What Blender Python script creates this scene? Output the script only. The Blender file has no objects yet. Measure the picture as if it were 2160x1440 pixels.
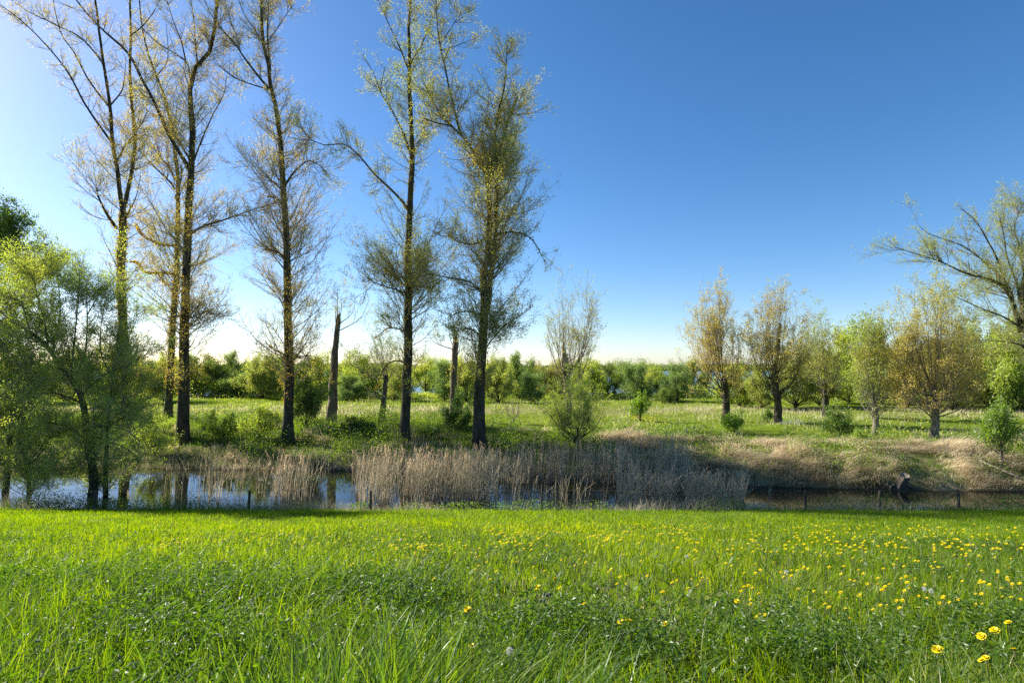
import bpy, math
import numpy as np
from mathutils import Vector

R = math.radians
S = bpy.context.scene
COL = S.collection

# ------------------------------------------------------------------ camera
CZ = 5.5                                   # eye height above the water
PITCH = R(2.62)
FPX = 1200.0                               # focal length in photo pixels (2160 wide)
cam_d = bpy.data.cameras.new("camera"); cam = bpy.data.objects.new("camera", cam_d); COL.objects.link(cam)
cam_d.sensor_fit = 'HORIZONTAL'; cam_d.sensor_width = 36.0; cam_d.lens = 36.0 * FPX / 2160
cam_d.clip_start = 0.05; cam_d.clip_end = 20000
cam.location = (0, 0, CZ); cam.rotation_euler = (R(90) + PITCH, 0, 0)
S.camera = cam

# ------------------------------------------------------------------ sky, sun, exposure
SUN_AZ = R(63)                             # left of the view axis
SUN_EL = R(30)
W = bpy.data.worlds.new("World"); S.world = W; W.use_nodes = True
wn, wl = W.node_tree.nodes, W.node_tree.links
sky = wn.new("ShaderNodeTexSky"); sky.sky_type = 'NISHITA'; sky.sun_disc = False
sky.sun_elevation = SUN_EL; sky.sun_rotation = -SUN_AZ
sky.air_density = 0.8; sky.dust_density = 0.4; sky.ozone_density = 4.0; sky.altitude = 0
hs = wn.new("ShaderNodeHueSaturation"); hs.inputs['Saturation'].default_value = 1.22
bg = wn["Background"]; bg.inputs['Strength'].default_value = 0.092
wb = wn.new("ShaderNodeMix"); wb.data_type = 'RGBA'; wb.blend_type = 'MULTIPLY'; wb.inputs[0].default_value = 1.0; wb.inputs[7].default_value = (1.14, 0.99, 0.93, 1)
wl.new(sky.outputs[0], hs.inputs['Color']); wl.new(hs.outputs[0], wb.inputs[6]); wl.new(wb.outputs[2], bg.inputs['Color'])
sd = bpy.data.lights.new("sun", 'SUN'); sd.energy = 5.0; sd.angle = R(0.53); sd.color = (1.0, 0.94, 0.84)
so = bpy.data.objects.new("sun", sd); COL.objects.link(so)
sdir = Vector((-math.sin(SUN_AZ) * math.cos(SUN_EL), math.cos(SUN_AZ) * math.cos(SUN_EL), math.sin(SUN_EL)))
so.rotation_euler = sdir.to_track_quat('Z', 'Y').to_euler(); so.location = sdir * 80
S.view_settings.view_transform = 'Standard'; S.view_settings.look = 'None'
S.view_settings.exposure = 1.15; S.view_settings.gamma = 1.0; S.view_settings.use_curve_mapping = False
S.cycles.max_bounces = 7; S.cycles.diffuse_bounces = 3; S.cycles.glossy_bounces = 3
S.cycles.transmission_bounces = 4; S.cycles.transparent_max_bounces = 6
S.cycles.caustics_reflective = False; S.cycles.caustics_refractive = False
S.cycles.use_denoising = False

rng = np.random.default_rng(11)

# ------------------------------------------------------------------ materials
def mat_new(name):
    m = bpy.data.materials.new(name); m.use_nodes = True
    nt = m.node_tree; nt.nodes.clear()
    out = nt.nodes.new("ShaderNodeOutputMaterial")
    return m, nt, out

def ramp(nt, stops):
    r = nt.nodes.new("ShaderNodeValToRGB"); el = r.color_ramp.elements
    while len(el) < len(stops): el.new(0.5)
    for e, (p, c) in zip(el, stops): e.position = p; e.color = (*c, 1)
    return r

def leaf_mat(name, cols, trans=0.5, tgain=(1.7, 1.6, 0.6), gloss=0.03, rough=0.42):
    """Thin leaf: diffuse + light passing through + a little sheen; the per-leaf value 'rnd' picks the colour."""
    m, nt, out = mat_new(name); N, L = nt.nodes, nt.links
    at = N.new("ShaderNodeAttribute"); at.attribute_name = "rnd"
    oi = N.new("ShaderNodeObjectInfo")
    ad = N.new("ShaderNodeMath"); ad.operation = 'MULTIPLY_ADD'; ad.inputs[1].default_value = 0.24; ad.inputs[2].default_value = -0.12
    L.new(oi.outputs['Random'], ad.inputs[0])
    su = N.new("ShaderNodeMath"); su.operation = 'ADD'; su.use_clamp = True
    L.new(at.outputs['Fac'], su.inputs[0]); L.new(ad.outputs[0], su.inputs[1])
    r = ramp(nt, [(i / (len(cols) - 1), c) for i, c in enumerate(cols)]); L.new(su.outputs[0], r.inputs[0])
    d = N.new("ShaderNodeBsdfDiffuse"); L.new(r.outputs[0], d.inputs['Color'])
    mu = N.new("ShaderNodeMix"); mu.data_type = 'RGBA'; mu.blend_type = 'MULTIPLY'; mu.inputs[0].default_value = 1.0
    L.new(r.outputs[0], mu.inputs[6]); mu.inputs[7].default_value = (*tgain, 1)
    t = N.new("ShaderNodeBsdfTranslucent"); L.new(mu.outputs[2], t.inputs['Color'])
    mx = N.new("ShaderNodeMixShader"); mx.inputs[0].default_value = trans
    L.new(d.outputs[0], mx.inputs[1]); L.new(t.outputs[0], mx.inputs[2])
    g = N.new("ShaderNodeBsdfGlossy"); g.inputs['Roughness'].default_value = rough; g.inputs['Color'].default_value = (1, 1, 1, 1)
    m2 = N.new("ShaderNodeMixShader"); m2.inputs[0].default_value = gloss
    L.new(mx.outputs[0], m2.inputs[1]); L.new(g.outputs[0], m2.inputs[2]); L.new(m2.outputs[0], out.inputs[0])
    return m

def bark_mat(name, c1, c2, scale=6.0, bump=0.6, stretch=0.25, moss=None):
    m, nt, out = mat_new(name); N, L = nt.nodes, nt.links
    p = N.new("ShaderNodeBsdfPrincipled"); p.inputs['Roughness'].default_value = 0.9; p.inputs['Specular IOR Level'].default_value = 0.2
    tc = N.new("ShaderNodeTexCoord"); mp = N.new("ShaderNodeMapping"); mp.inputs['Scale'].default_value = (1, 1, stretch)
    L.new(tc.outputs['Object'], mp.inputs['Vector'])
    n = N.new("ShaderNodeTexNoise"); n.inputs['Scale'].default_value = scale; n.inputs['Detail'].default_value = 8; n.inputs['Roughness'].default_value = 0.7
    L.new(mp.outputs[0], n.inputs['Vector'])
    r = ramp(nt, [(0.36, c1), (0.66, c2)]); L.new(n.outputs['Fac'], r.inputs[0])
    col = r.outputs[0]
    if moss:
        n2 = N.new("ShaderNodeTexNoise"); n2.inputs['Scale'].default_value = 1.3; n2.inputs['Detail'].default_value = 5
        L.new(tc.outputs['Object'], n2.inputs['Vector'])
        rr = ramp(nt, [(0.5, (0, 0, 0)), (0.68, (0.8, 0.8, 0.8))]); L.new(n2.outputs['Fac'], rr.inputs[0])
        mx = N.new("ShaderNodeMix"); mx.data_type = 'RGBA'; L.new(rr.outputs[0], mx.inputs[0]); L.new(col, mx.inputs[6]); mx.inputs[7].default_value = (*moss, 1)
        col = mx.outputs[2]
    L.new(col, p.inputs['Base Color'])
    b = N.new("ShaderNodeBump"); b.inputs['Strength'].default_value = bump; b.inputs['Distance'].default_value = 0.06
    L.new(n.outputs['Fac'], b.inputs['Height']); L.new(b.outputs[0], p.inputs['Normal']); L.new(p.outputs[0], out.inputs[0])
    return m

def water_mat(name, deep, wave, bump, rough):
    m, nt, out = mat_new(name); N, L = nt.nodes, nt.links
    p = N.new("ShaderNodeBsdfPrincipled"); p.inputs['Base Color'].default_value = (*deep, 1)
    p.inputs['Roughness'].default_value = rough; p.inputs['IOR'].default_value = 1.333
    tc = N.new("ShaderNodeTexCoord"); mp = N.new("ShaderNodeMapping"); mp.inputs['Scale'].default_value = (0.6, 1.2, 1)
    L.new(tc.outputs['Object'], mp.inputs['Vector'])
    n = N.new("ShaderNodeTexNoise"); n.inputs['Scale'].default_value = wave; n.inputs['Detail'].default_value = 4
    L.new(mp.outputs[0], n.inputs['Vector'])
    b = N.new("ShaderNodeBump"); b.inputs['Strength'].default_value = bump; b.inputs['Distance'].default_value = 0.05
    L.new(n.outputs['Fac'], b.inputs['Height']); L.new(b.outputs[0], p.inputs['Normal']); L.new(p.outputs[0], out.inputs[0])
    return m

def ground_mat():
    """Earth and turf: the attribute 'turf' says how green the place is (lowered near the eye to paint shadowed thatch), 'straw' how much dead grass lies on it."""
    m, nt, out = mat_new("ground"); N, L = nt.nodes, nt.links
    p = N.new("ShaderNodeBsdfPrincipled"); p.inputs['Roughness'].default_value = 1.0; p.inputs['Specular IOR Level'].default_value = 0.0
    tc = N.new("ShaderNodeTexCoord")
    n = N.new("ShaderNodeTexNoise"); n.inputs['Scale'].default_value = 1.7; n.inputs['Detail'].default_value = 9; n.inputs['Roughness'].default_value = 0.7
    L.new(tc.outputs['Object'], n.inputs['Vector'])
    soil = ramp(nt, [(0.3, (0.035, 0.028, 0.018)), (0.7, (0.085, 0.07, 0.045))]); L.new(n.outputs['Fac'], soil.inputs[0])
    turf = ramp(nt, [(0.3, (0.075, 0.125, 0.008)), (0.5, (0.13, 0.2, 0.012)), (0.72, (0.19, 0.24, 0.022))]); L.new(n.outputs['Fac'], turf.inputs[0])
    straw = ramp(nt, [(0.3, (0.16, 0.13, 0.07)), (0.7, (0.34, 0.28, 0.15))]); L.new(n.outputs['Fac'], straw.inputs[0])
    a1 = N.new("ShaderNodeAttribute"); a1.attribute_name = "turf"; a2 = N.new("ShaderNodeAttribute"); a2.attribute_name = "straw"
    x1 = N.new("ShaderNodeMix"); x1.data_type = 'RGBA'; L.new(a1.outputs['Fac'], x1.inputs[0]); L.new(soil.outputs[0], x1.inputs[6]); L.new(turf.outputs[0], x1.inputs[7])
    n2 = N.new("ShaderNodeTexNoise"); n2.inputs['Scale'].default_value = 0.45; n2.inputs['Detail'].default_value = 6; L.new(tc.outputs['Object'], n2.inputs['Vector'])
    r2 = ramp(nt, [(0.34, (0, 0, 0)), (0.54, (1, 1, 1))]); L.new(n2.outputs['Fac'], r2.inputs[0])
    ml = N.new("ShaderNodeMath"); ml.operation = 'MULTIPLY'; L.new(r2.outputs[0], ml.inputs[0]); L.new(a2.outputs['Fac'], ml.inputs[1])
    x2 = N.new("ShaderNodeMix"); x2.data_type = 'RGBA'; L.new(ml.outputs[0], x2.inputs[0]); L.new(x1.outputs[2], x2.inputs[6]); L.new(straw.outputs[0], x2.inputs[7])
    L.new(x2.outputs[2], p.inputs['Base Color'])
    b = N.new("ShaderNodeBump"); b.inputs['Strength'].default_value = 0.7; b.inputs['Distance'].default_value = 0.15
    L.new(n.outputs['Fac'], b.inputs['Height']); L.new(b.outputs[0], p.inputs['Normal']); L.new(p.outputs[0], out.inputs[0])
    return m

M = {
 'ground': ground_mat(),
 'ditch': water_mat("ditch_water", (0.012, 0.012, 0.008), 2.2, 0.05, 0.02),
 'lake': water_mat("lake_water", (0.02, 0.07, 0.14), 0.9, 1.0, 0.22),
 'bark': bark_mat("poplar_bark", (0.018, 0.016, 0.012), (0.1, 0.085, 0.06), 5.0, 0.9, 0.22, (0.09, 0.085, 0.025)),
 'bark_pale': bark_mat("pale_bark", (0.09, 0.075, 0.055), (0.32, 0.28, 0.21), 6.0, 0.7, 0.22),
 'bark_willow': bark_mat("willow_bark", (0.03, 0.026, 0.018), (0.11, 0.095, 0.065), 6.0, 0.8, 0.25, (0.06, 0.075, 0.02)),
 'snag': bark_mat("dead_wood", (0.05, 0.042, 0.032), (0.25, 0.195, 0.14), 7.0, 0.8, 0.15),
 'raw': bark_mat("split_wood", (0.24, 0.18, 0.11), (0.5, 0.4, 0.27), 9.0, 0.6, 0.12),
 'post': bark_mat("weathered_post", (0.03, 0.026, 0.02), (0.14, 0.12, 0.09), 14.0, 0.6, 0.12),
 'twig': bark_mat("twig", (0.19, 0.16, 0.11), (0.4, 0.345, 0.25), 9.0, 0.2, 0.3),
 'twig_pale': bark_mat("pale_twig", (0.16, 0.13, 0.09), (0.36, 0.31, 0.23), 9.0, 0.2, 0.3),
 'poplar': leaf_mat("poplar_leaf", [(0.269, 0.174, 0.041), (0.414, 0.315, 0.053), (0.434, 0.413, 0.073), (0.311, 0.369, 0.094)], 0.55, (1.9, 1.7, 0.8)),
 'poplar_gold': leaf_mat("golden_poplar_leaf", [(0.367, 0.258, 0.075), (0.471, 0.368, 0.091), (0.536, 0.458, 0.122), (0.457, 0.464, 0.152)], 0.52, (1.55, 1.5, 0.7)),
 'poplar_sprout': leaf_mat("bark_sprout_leaf", [(0.32, 0.2, 0.03), (0.4, 0.27, 0.035), (0.42, 0.32, 0.045), (0.33, 0.3, 0.05)], 0.5, (1.6, 1.5, 0.5)),
 'poplar_green': leaf_mat("green_poplar_leaf", [(0.311, 0.248, 0.053), (0.352, 0.352, 0.073), (0.289, 0.372, 0.094), (0.228, 0.331, 0.103)], 0.55, (1.8, 1.6, 0.7)),
 'willow': leaf_mat("willow_leaf", [(0.141, 0.224, 0.043), (0.240, 0.343, 0.064), (0.366, 0.461, 0.097), (0.535, 0.527, 0.117)], 0.60, (1.7, 1.6, 0.6), 0.03),
 'dark_leaf': leaf_mat("dark_green_leaf", [(0.052, 0.103, 0.024), (0.086, 0.155, 0.031), (0.138, 0.224, 0.044), (0.190, 0.259, 0.052)], 0.55, (1.7, 1.7, 0.5)),
 'bright_leaf': leaf_mat("bright_green_leaf", [(0.103, 0.196, 0.017), (0.161, 0.276, 0.023), (0.230, 0.345, 0.034), (0.299, 0.380, 0.057)], 0.55, (1.6, 1.6, 0.5)),
 'shrub_yellow': leaf_mat("yellow_green_shrub_leaf", [(0.187, 0.263, 0.051), (0.299, 0.396, 0.071), (0.412, 0.483, 0.081), (0.487, 0.483, 0.081)], 0.55, (1.7, 1.6, 0.7)),
 'shrub_blue': leaf_mat("grey_green_willow_leaf", [(0.10, 0.165, 0.05), (0.16, 0.235, 0.075), (0.22, 0.30, 0.10), (0.29, 0.36, 0.13)], 0.55, (1.5, 1.6, 0.7)),
 'shrub_olive': leaf_mat("olive_shrub_leaf", [(0.208, 0.227, 0.063), (0.300, 0.347, 0.088), (0.371, 0.440, 0.100), (0.463, 0.454, 0.113)], 0.55, (1.7, 1.6, 0.8)),
 'shrub_gold': leaf_mat("pale_gold_shrub_leaf", [(0.22, 0.2, 0.05), (0.28, 0.27, 0.06), (0.33, 0.32, 0.07), (0.34, 0.3, 0.08)], 0.5, (1.5, 1.5, 0.7)),
 'shrub_green': leaf_mat("green_shrub_leaf", [(0.1, 0.16, 0.035), (0.15, 0.215, 0.045), (0.2, 0.27, 0.055), (0.27, 0.32, 0.08)], 0.5, (1.6, 1.6, 0.7)),
 'far_leaf': leaf_mat("far_tree_leaf", [(0.083, 0.132, 0.050), (0.132, 0.182, 0.066), (0.165, 0.231, 0.083), (0.248, 0.264, 0.099)], 0.30, (1.4, 1.4, 0.8), 0.02),
 'grass': leaf_mat("grass_blade", [(0.035, 0.085, 0.004), (0.095, 0.18, 0.004), (0.18, 0.27, 0.005), (0.28, 0.33, 0.012)], 0.56, (2.05, 1.85, 0.25), 0.02, 0.5),
 'long_grass': leaf_mat("long_grass_blade", [(0.05, 0.12, 0.02), (0.07, 0.15, 0.02), (0.11, 0.2, 0.025), (0.17, 0.23, 0.04)], 0.5, (1.9, 1.75, 0.4), 0.022, 0.4),
 'pale_grass': leaf_mat("pale_grass_blade", [(0.14, 0.22, 0.05), (0.22, 0.29, 0.08), (0.32, 0.36, 0.13), (0.42, 0.4, 0.2)], 0.45, (1.4, 1.4, 0.6), 0.04, 0.4),
 'herb': leaf_mat("herb_leaf", [(0.05, 0.11, 0.008), (0.075, 0.15, 0.009), (0.105, 0.19, 0.012), (0.15, 0.225, 0.018)], 0.5, (1.8, 1.8, 0.35), 0.035, 0.45),
 'nettle': leaf_mat("nettle_leaf", [(0.082, 0.154, 0.025), (0.134, 0.226, 0.032), (0.198, 0.296, 0.040), (0.306, 0.342, 0.054)], 0.55, (1.7, 1.7, 0.45)),
 'bramble': leaf_mat("shade_toned_bramble_leaf", [(0.02, 0.045, 0.01), (0.035, 0.07, 0.013), (0.055, 0.095, 0.017), (0.1, 0.11, 0.03)], 0.35, (1.6, 1.7, 0.5)),  # very dark: shade of the scrub under the tall trees put into the colour
 'straw': leaf_mat("dry_grass_blade", [(0.394, 0.312, 0.204), (0.590, 0.497, 0.330), (0.788, 0.684, 0.481), (0.984, 0.871, 0.661)], 0.42, (1.1, 1.05, 0.9), 0.008),
 'reed': leaf_mat("dry_reed", [(0.349, 0.306, 0.218), (0.524, 0.474, 0.349), (0.699, 0.641, 0.480), (0.874, 0.815, 0.641)], 0.4, (1.1, 1.0, 0.8), 0.008),
 'plume': leaf_mat("reed_plume", [(0.402, 0.316, 0.216), (0.575, 0.460, 0.316), (0.747, 0.604, 0.431)], 0.40, (1.2, 1.1, 0.9), 0.0),
 'petal': leaf_mat("dandelion_petal", [(0.72, 0.54, 0.004), (0.80, 0.66, 0.006), (0.84, 0.74, 0.012)], 0.25, (1.1, 1.05, 0.6), 0.02),
 'fluff': leaf_mat("dandelion_fluff", [(0.6, 0.6, 0.58), (0.75, 0.74, 0.72)], 0.45, (1.0, 1.0, 1.0), 0.0),
 'stem': leaf_mat("flower_stem", [(0.13, 0.16, 0.05), (0.2, 0.17, 0.09)], 0.3, (1.3, 1.3, 0.6)),
 'bud': leaf_mat("thistle_bud", [(0.12, 0.13, 0.09), (0.2, 0.19, 0.15)], 0.15, (1, 1, 1)),
 'wire': bark_mat("rusty_wire", (0.12, 0.1, 0.08), (0.2, 0.17, 0.14), 20, 0.1),
}

# ------------------------------------------------------------------ mesh helpers
class Buf:
    """Gathers vertices and faces for ONE mesh object."""
    def __init__(s): s.v, s.r, s.f, s.n = [], [], [], 0
    def add(s, verts, faces_list, rnd=None, mi=0, smooth=False):
        verts = np.asarray(verts, np.float32).reshape(-1, 3)
        if len(verts) == 0: return
        r = np.full(len(verts), 0.5, np.float32) if rnd is None else np.asarray(rnd, np.float32).ravel()
        for f in faces_list:
            if len(f): s.f.append((np.asarray(f, np.int64) + s.n, mi, smooth))
        s.v.append(verts); s.r.append(r); s.n += len(verts)
    def build(s, name, mats, parent=None, origin=(0, 0, 0)):
        me = bpy.data.meshes.new(name)
        v = np.concatenate(s.v) - np.asarray(origin, np.float32)
        me.vertices.add(len(v)); me.vertices.foreach_set("co", v.ravel())
        loops = np.concatenate([f.ravel() for f, _, _ in s.f]).astype(np.int32)
        tot = np.concatenate([np.full(len(f), f.shape[1], np.int32) for f, _, _ in s.f])
        mi = np.concatenate([np.full(len(f), m, np.int32) for f, m, _ in s.f])
        sm = np.concatenate([np.full(len(f), k, bool) for f, _, k in s.f])
        me.loops.add(len(loops)); me.loops.foreach_set("vertex_index", loops)
        me.polygons.add(len(tot)); me.polygons.foreach_set("loop_start", np.concatenate([[0], np.cumsum(tot)[:-1]]).astype(np.int32))
        me.polygons.foreach_set("material_index", mi); me.polygons.foreach_set("use_smooth", sm)
        a = me.attributes.new("rnd", 'FLOAT', 'POINT'); a.data.foreach_set("value", np.concatenate(s.r))
        for m in (mats if isinstance(mats, (list, tuple)) else [mats]): me.materials.append(M[m])
        me.update(calc_edges=True)
        o = bpy.data.objects.new(name, me); COL.objects.link(o)
        if parent is not None: o.parent = parent
        else: o.location = origin
        return o

def nrm(a): return a / np.maximum(np.linalg.norm(a, axis=-1, keepdims=True), 1e-9)

def tubes(buf, P, r, sides=4, mi=0, rnd=None, cap=True, rough=0.0):
    """P (N,K,3) centre lines, r (N,K) radii -> smooth tubes."""
    P = np.asarray(P, float); r = np.asarray(r, float)
    if len(P) == 0: return
    N, K = r.shape
    T = nrm(np.gradient(P, axis=1))
    D = np.abs(nrm(P[:, -1] - P[:, 0])); ref = np.eye(3)[np.argmin(D, axis=1)][:, None, :]
    A = nrm(np.cross(T, ref)); B = np.cross(T, A)
    ang = np.arange(sides) * 2 * np.pi / sides
    rr = r[:, :, None, None]
    if rough: rr = rr * (1 + rough * rng.standard_normal((N, K, sides, 1)))
    V = P[:, :, None, :] + rr * (A[:, :, None, :] * np.cos(ang)[None, None, :, None] + B[:, :, None, :] * np.sin(ang)[None, None, :, None])
    base = (np.arange(N) * K * sides)[:, None, None]
    k = np.arange(K - 1)[None, :, None] * sides; s = np.arange(sides)[None, None, :]; s2 = (s + 1) % sides
    q = np.stack([base + k + s, base + k + s2, base + k + sides + s2, base + k + sides + s], -1).reshape(-1, 4)
    faces = [q]
    if cap: faces.append((base[:, 0, 0][:, None] + (K - 1) * sides + np.arange(sides)[None, :]))
    buf.add(V, faces, None if rnd is None else np.repeat(rnd, K * sides), mi, True)

def leaves(buf, pos, size, mi=0, rnd=None, aspect=0.6, up=0.0, dirs=None):
    """Diamond leaves in random attitudes."""
    n = len(pos)
    if n == 0: return
    d = nrm(rng.standard_normal((n, 3)) + np.array([0, 0, up])) if dirs is None else nrm(dirs)
    s = nrm(np.cross(d, rng.standard_normal((n, 3))))
    nn = np.cross(d, s)
    L = (size * rng.uniform(0.7, 1.3, n))[:, None] if np.isscalar(size) else np.asarray(size)[:, None]
    w = L * aspect * 0.5
    V = np.stack([pos, pos + d * L * 0.5 + s * w + nn * L * 0.1, pos + d * L, pos + d * L * 0.5 - s * w + nn * L * 0.1], 1)
    if rnd is None: rnd = rng.random(n)
    buf.add(V, [np.arange(4 * n).reshape(n, 4)], np.repeat(rnd, 4), mi)

def blades(buf, pos, h, w, lean, rnd, mi=0, segs=3, face=None):
    """Curved tapering grass blades."""
    n = len(pos)
    if n == 0: return
    h = np.broadcast_to(h, n); w = np.broadcast_to(w, n)
    a = rng.uniform(0, np.pi, n) if face is None else face
    side = np.stack([np.cos(a), np.sin(a), np.zeros(n)], -1)
    t = np.linspace(0, 1, segs + 1)
    ln = np.linalg.norm(lean, axis=1); zz = np.sqrt(np.clip(1 - 0.55 * np.minimum(ln, 1.3), 0.25, 1))
    rows = []
    for k, tk in enumerate(t):
        c = pos.copy()
        c[:, 2] += h * zz * tk * (1 - 0.35 * ln * tk)
        c[:, :2] += lean * (h * tk ** 2)[:, None]
        if k < segs:
            ww = (w * 0.5 * (1 - tk) ** 0.6)[:, None] * side
            rows += [c - ww, c + ww]
        else: rows.append(c)
    V = np.stack(rows, 1); m = V.shape[1]
    b = (np.arange(n) * m)[:, None]
    qs = np.concatenate([b + np.array([2 * k, 2 * k + 1, 2 * k + 3, 2 * k + 2]) for k in range(segs - 1)])
    tr = b + np.array([2 * segs - 2, 2 * segs - 1, 2 * segs])
    buf.add(V, [qs, tr], np.repeat(rnd, m), mi)

# ------------------------------------------------------------------ tags
def tag(o, label=None, cat=None, group=None, kind=None):
    if label: o['label'] = label
    if cat: o['category'] = cat
    if group: o['group'] = group
    if kind: o['kind'] = kind
    return o

def empty(name, loc, label, cat, group=None):
    o = bpy.data.objects.new(name, None); COL.objects.link(o); o.location = loc; o.empty_display_size = 0.3
    return tag(o, label, cat, group)

def copy_tree(root, loc, label, scale=1.0, rotz=0.0, group=None):
    r = root.copy(); COL.objects.link(r); r.location = loc; r.rotation_euler = (0, 0, rotz)
    r.scale = (scale,) * 3 if np.isscalar(scale) else scale
    r['label'] = label
    if group: r['group'] = group
    for ch in list(root.children):
        c = ch.copy(); COL.objects.link(c); c.parent = r
        for g in ch.children:
            d = g.copy(); COL.objects.link(d); d.parent = c
    return r

# ------------------------------------------------------------------ terrain
def vnoise(x, y, f, seed=0):
    x = np.asarray(x, float) * f; y = np.asarray(y, float) * f
    xi, yi = np.floor(x), np.floor(y); fx, fy = x - xi, y - yi
    fx, fy = fx * fx * (3 - 2 * fx), fy * fy * (3 - 2 * fy)
    def hsh(a, b):
        v = np.sin(a * 127.1 + b * 311.7 + seed * 74.7) * 43758.5453
        return v - np.floor(v)
    return (hsh(xi, yi) * (1 - fx) + hsh(xi + 1, yi) * fx) * (1 - fy) + (hsh(xi, yi + 1) * (1 - fx) + hsh(xi + 1, yi + 1) * fx) * fy

def fbm(x, y, f, seed=0):
    return (vnoise(x, y, f, seed) + 0.5 * vnoise(x, y, f * 2.1, seed + 3) + 0.25 * vnoise(x, y, f * 4.3, seed + 7)) / 1.75

WX = [-60, -22, -10, -4, 0, 8, 16, 22, 60]
WY = [31.6, 31.4, 30.6, 29.4, 28.6, 27.4, 26.0, 25.6, 25.0]         # far waterline
TX = [-60, -22, -12, -2, 4, 10, 16, 22, 60]
TY = [43, 42.5, 41.5, 38.5, 36.5, 34.5, 31.6, 31.0, 31.0]           # top of the far bank
EX = [-60, -19, -14, -10, 60]
EY = [23.4, 23.2, 22.6, 22.3, 22.3]                                 # near waterline

def height(x, y):
    x = np.asarray(x, float); y = np.asarray(y, float)
    n1 = fbm(x, y, 0.9, 1) - 0.5; n2 = fbm(x, y, 0.25, 5) - 0.5
    yw, yt, ye = np.interp(x, WX, WY), np.interp(x, TX, TY), np.interp(x, EX, EY)
    dyke = CZ - 1.0 - 0.2 * y
    dyke = np.where(y > 17.5, CZ - 4.5 - 0.2 * (y - 17.5), dyke)
    dyke = np.minimum(dyke, 4.6) + 0.06 * n1 + 0.08 * n2
    near = np.interp(y - ye, [-2.0, -1.0, -0.2, 0.4, 1.2], [1, 0.86, 0.35, -0.5, -1.8])
    z0 = CZ - 4.5 - 0.2 * 2.8
    zn = np.where(near > 0.999, dyke, np.where(near > 0, near * np.minimum(dyke, z0 + 0.3), near * 0.5))
    f = np.clip((y - yw) / (yt - yw), -0.3, 1)
    rgt = np.clip((x - 2) / 8, 0, 1); n3 = fbm(x, y, 1.9, 15) - 0.5
    lip = rgt * 0.14 * np.clip(f / 0.05, 0, 1) * np.clip(1.3 - f * 1.3, 0, 1) + rgt * 0.42 * n3 * np.clip(f * 8, 0, 1) * np.clip(1.2 - f, 0, 1)
    bank = np.where(f < 0, f * 2.0, lip + 1.35 * (1 - (1 - np.clip(f, 0, 1)) ** 1.75)) + np.where(f > 0.02, 0.3 * n1 * np.clip(1.25 - f, 0.2, 1) + 0.2 * n2, 0)
    field = 1.35 + 0.15 * n1 + 0.35 * n2 - 0.004 * np.clip(y - 45, 0, 40)
    zf = np.where(f < 1, bank, field)
    shore = 93 + 3 * (fbm(x, y * 0, 0.06, 9) - 0.5) + np.clip(x - 62, 0, 400) * 1.2
    zf = np.where(y > shore - 4, np.interp(y - shore, [-4, 0, 3], [1.15, 0.0, -1.2]), zf)
    far = np.interp(y, [893, 905, 925, 5000], [-1.2, 0.0, 1.5, 2.0])
    zf = np.where(y > 893, np.maximum(far, np.where(y > shore, -9, zf)), zf)
    return np.where(y < ye + 1.2, zn, np.maximum(zf, -1.2))

def hz(x, y): return float(height(np.array([x]), np.array([y]))[0])

CP, SP = math.cos(PITCH), math.sin(PITCH)
def ray(px, py):
    u, v = (px - 1080) / FPX, (720 - py) / FPX
    return np.array([u, CP - v * SP, SP + v * CP])
def at(px, py, Y):
    d = ray(px, py); return np.array([0, 0, CZ]) + d * (Y / d[1])
_ys = np.concatenate([np.arange(1.2, 60, 0.05), np.arange(60, 120, 0.1)])
def hit(px, py, lift=0.0):
    """Where the ground lies that the photo shows at (px, py)."""
    d = ray(px, py); t = _ys / d[1]
    z = CZ + d[2] * t; g = height(d[0] * t, _ys) + lift
    i = np.argmax(z <= g)
    if z[i] > g[i]: i = len(_ys) - 1
    y = _ys[i]; x = d[0] * t[i]
    return np.array([x, y, hz(x, y)])

def axis_vals(lo_f, lo, hi, hi_f, step, g=1.12):
    mid = list(np.arange(lo, hi, step)); a, s = [], step
    x = lo
    while x > lo_f: s *= g; x -= s; a.append(x)
    b, s, x = [], step, hi
    while x < hi_f: b.append(x); s *= g; x += s
    b.append(hi_f); return np.array(a[::-1] + mid + b)

xs = axis_vals(-6000, -34, 34, 6000, 0.3)
ys = np.concatenate([[-400, -150, -60, -25, -12], np.arange(-6, 20, 0.4), np.arange(20, 46, 0.2), np.arange(46, 100, 0.8), axis_vals(100, 100, 104, 9000, 1.2, 1.1)])
ys = np.unique(np.concatenate([ys, np.arange(880, 940, 4)]))
gx, gy = np.meshgrid(xs, ys)
gz = height(gx, gy)
b = Buf()
ny, nx = gx.shape
ii = (np.arange(ny - 1)[:, None] * nx + np.arange(nx - 1)[None, :]).ravel()
b.add(np.stack([gx, gy, gz], -1), [np.stack([ii, ii + 1, ii + nx + 1, ii + nx], -1)], None, 0, True)
ground = tag(b.build("ground", 'ground'), kind='structure')
yw, yt, ye = np.interp(gx, WX, WY), np.interp(gx, TX, TY), np.interp(gx, EX, EY)
turf = np.where(gy < ye - 0.9, np.interp(gy, [3, 9, 15], [0.12, 0.35, 0.8]), 0.15)  # near ground kept earth-dark, painting the shadowed gaps between blades
turf = np.where(gy > yw, np.clip(0.0 + (gy - yw) / (yt - yw) * 0.9, 0, 0.85), turf); turf = np.where(gy > yt, 0.95, turf)
right = np.clip((gx - 4) / 8, 0, 1)
straw = np.where((gy > yw) & (gy < yt + 1), 0.3 + 0.7 * right, 0.0)
straw = np.where(gy > yt + 1, 0.12 + 0.5 * np.exp(-((gy - 56) / 6) ** 2), straw)
straw = np.where(gy < ye - 1.2, 0.0, straw)
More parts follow.
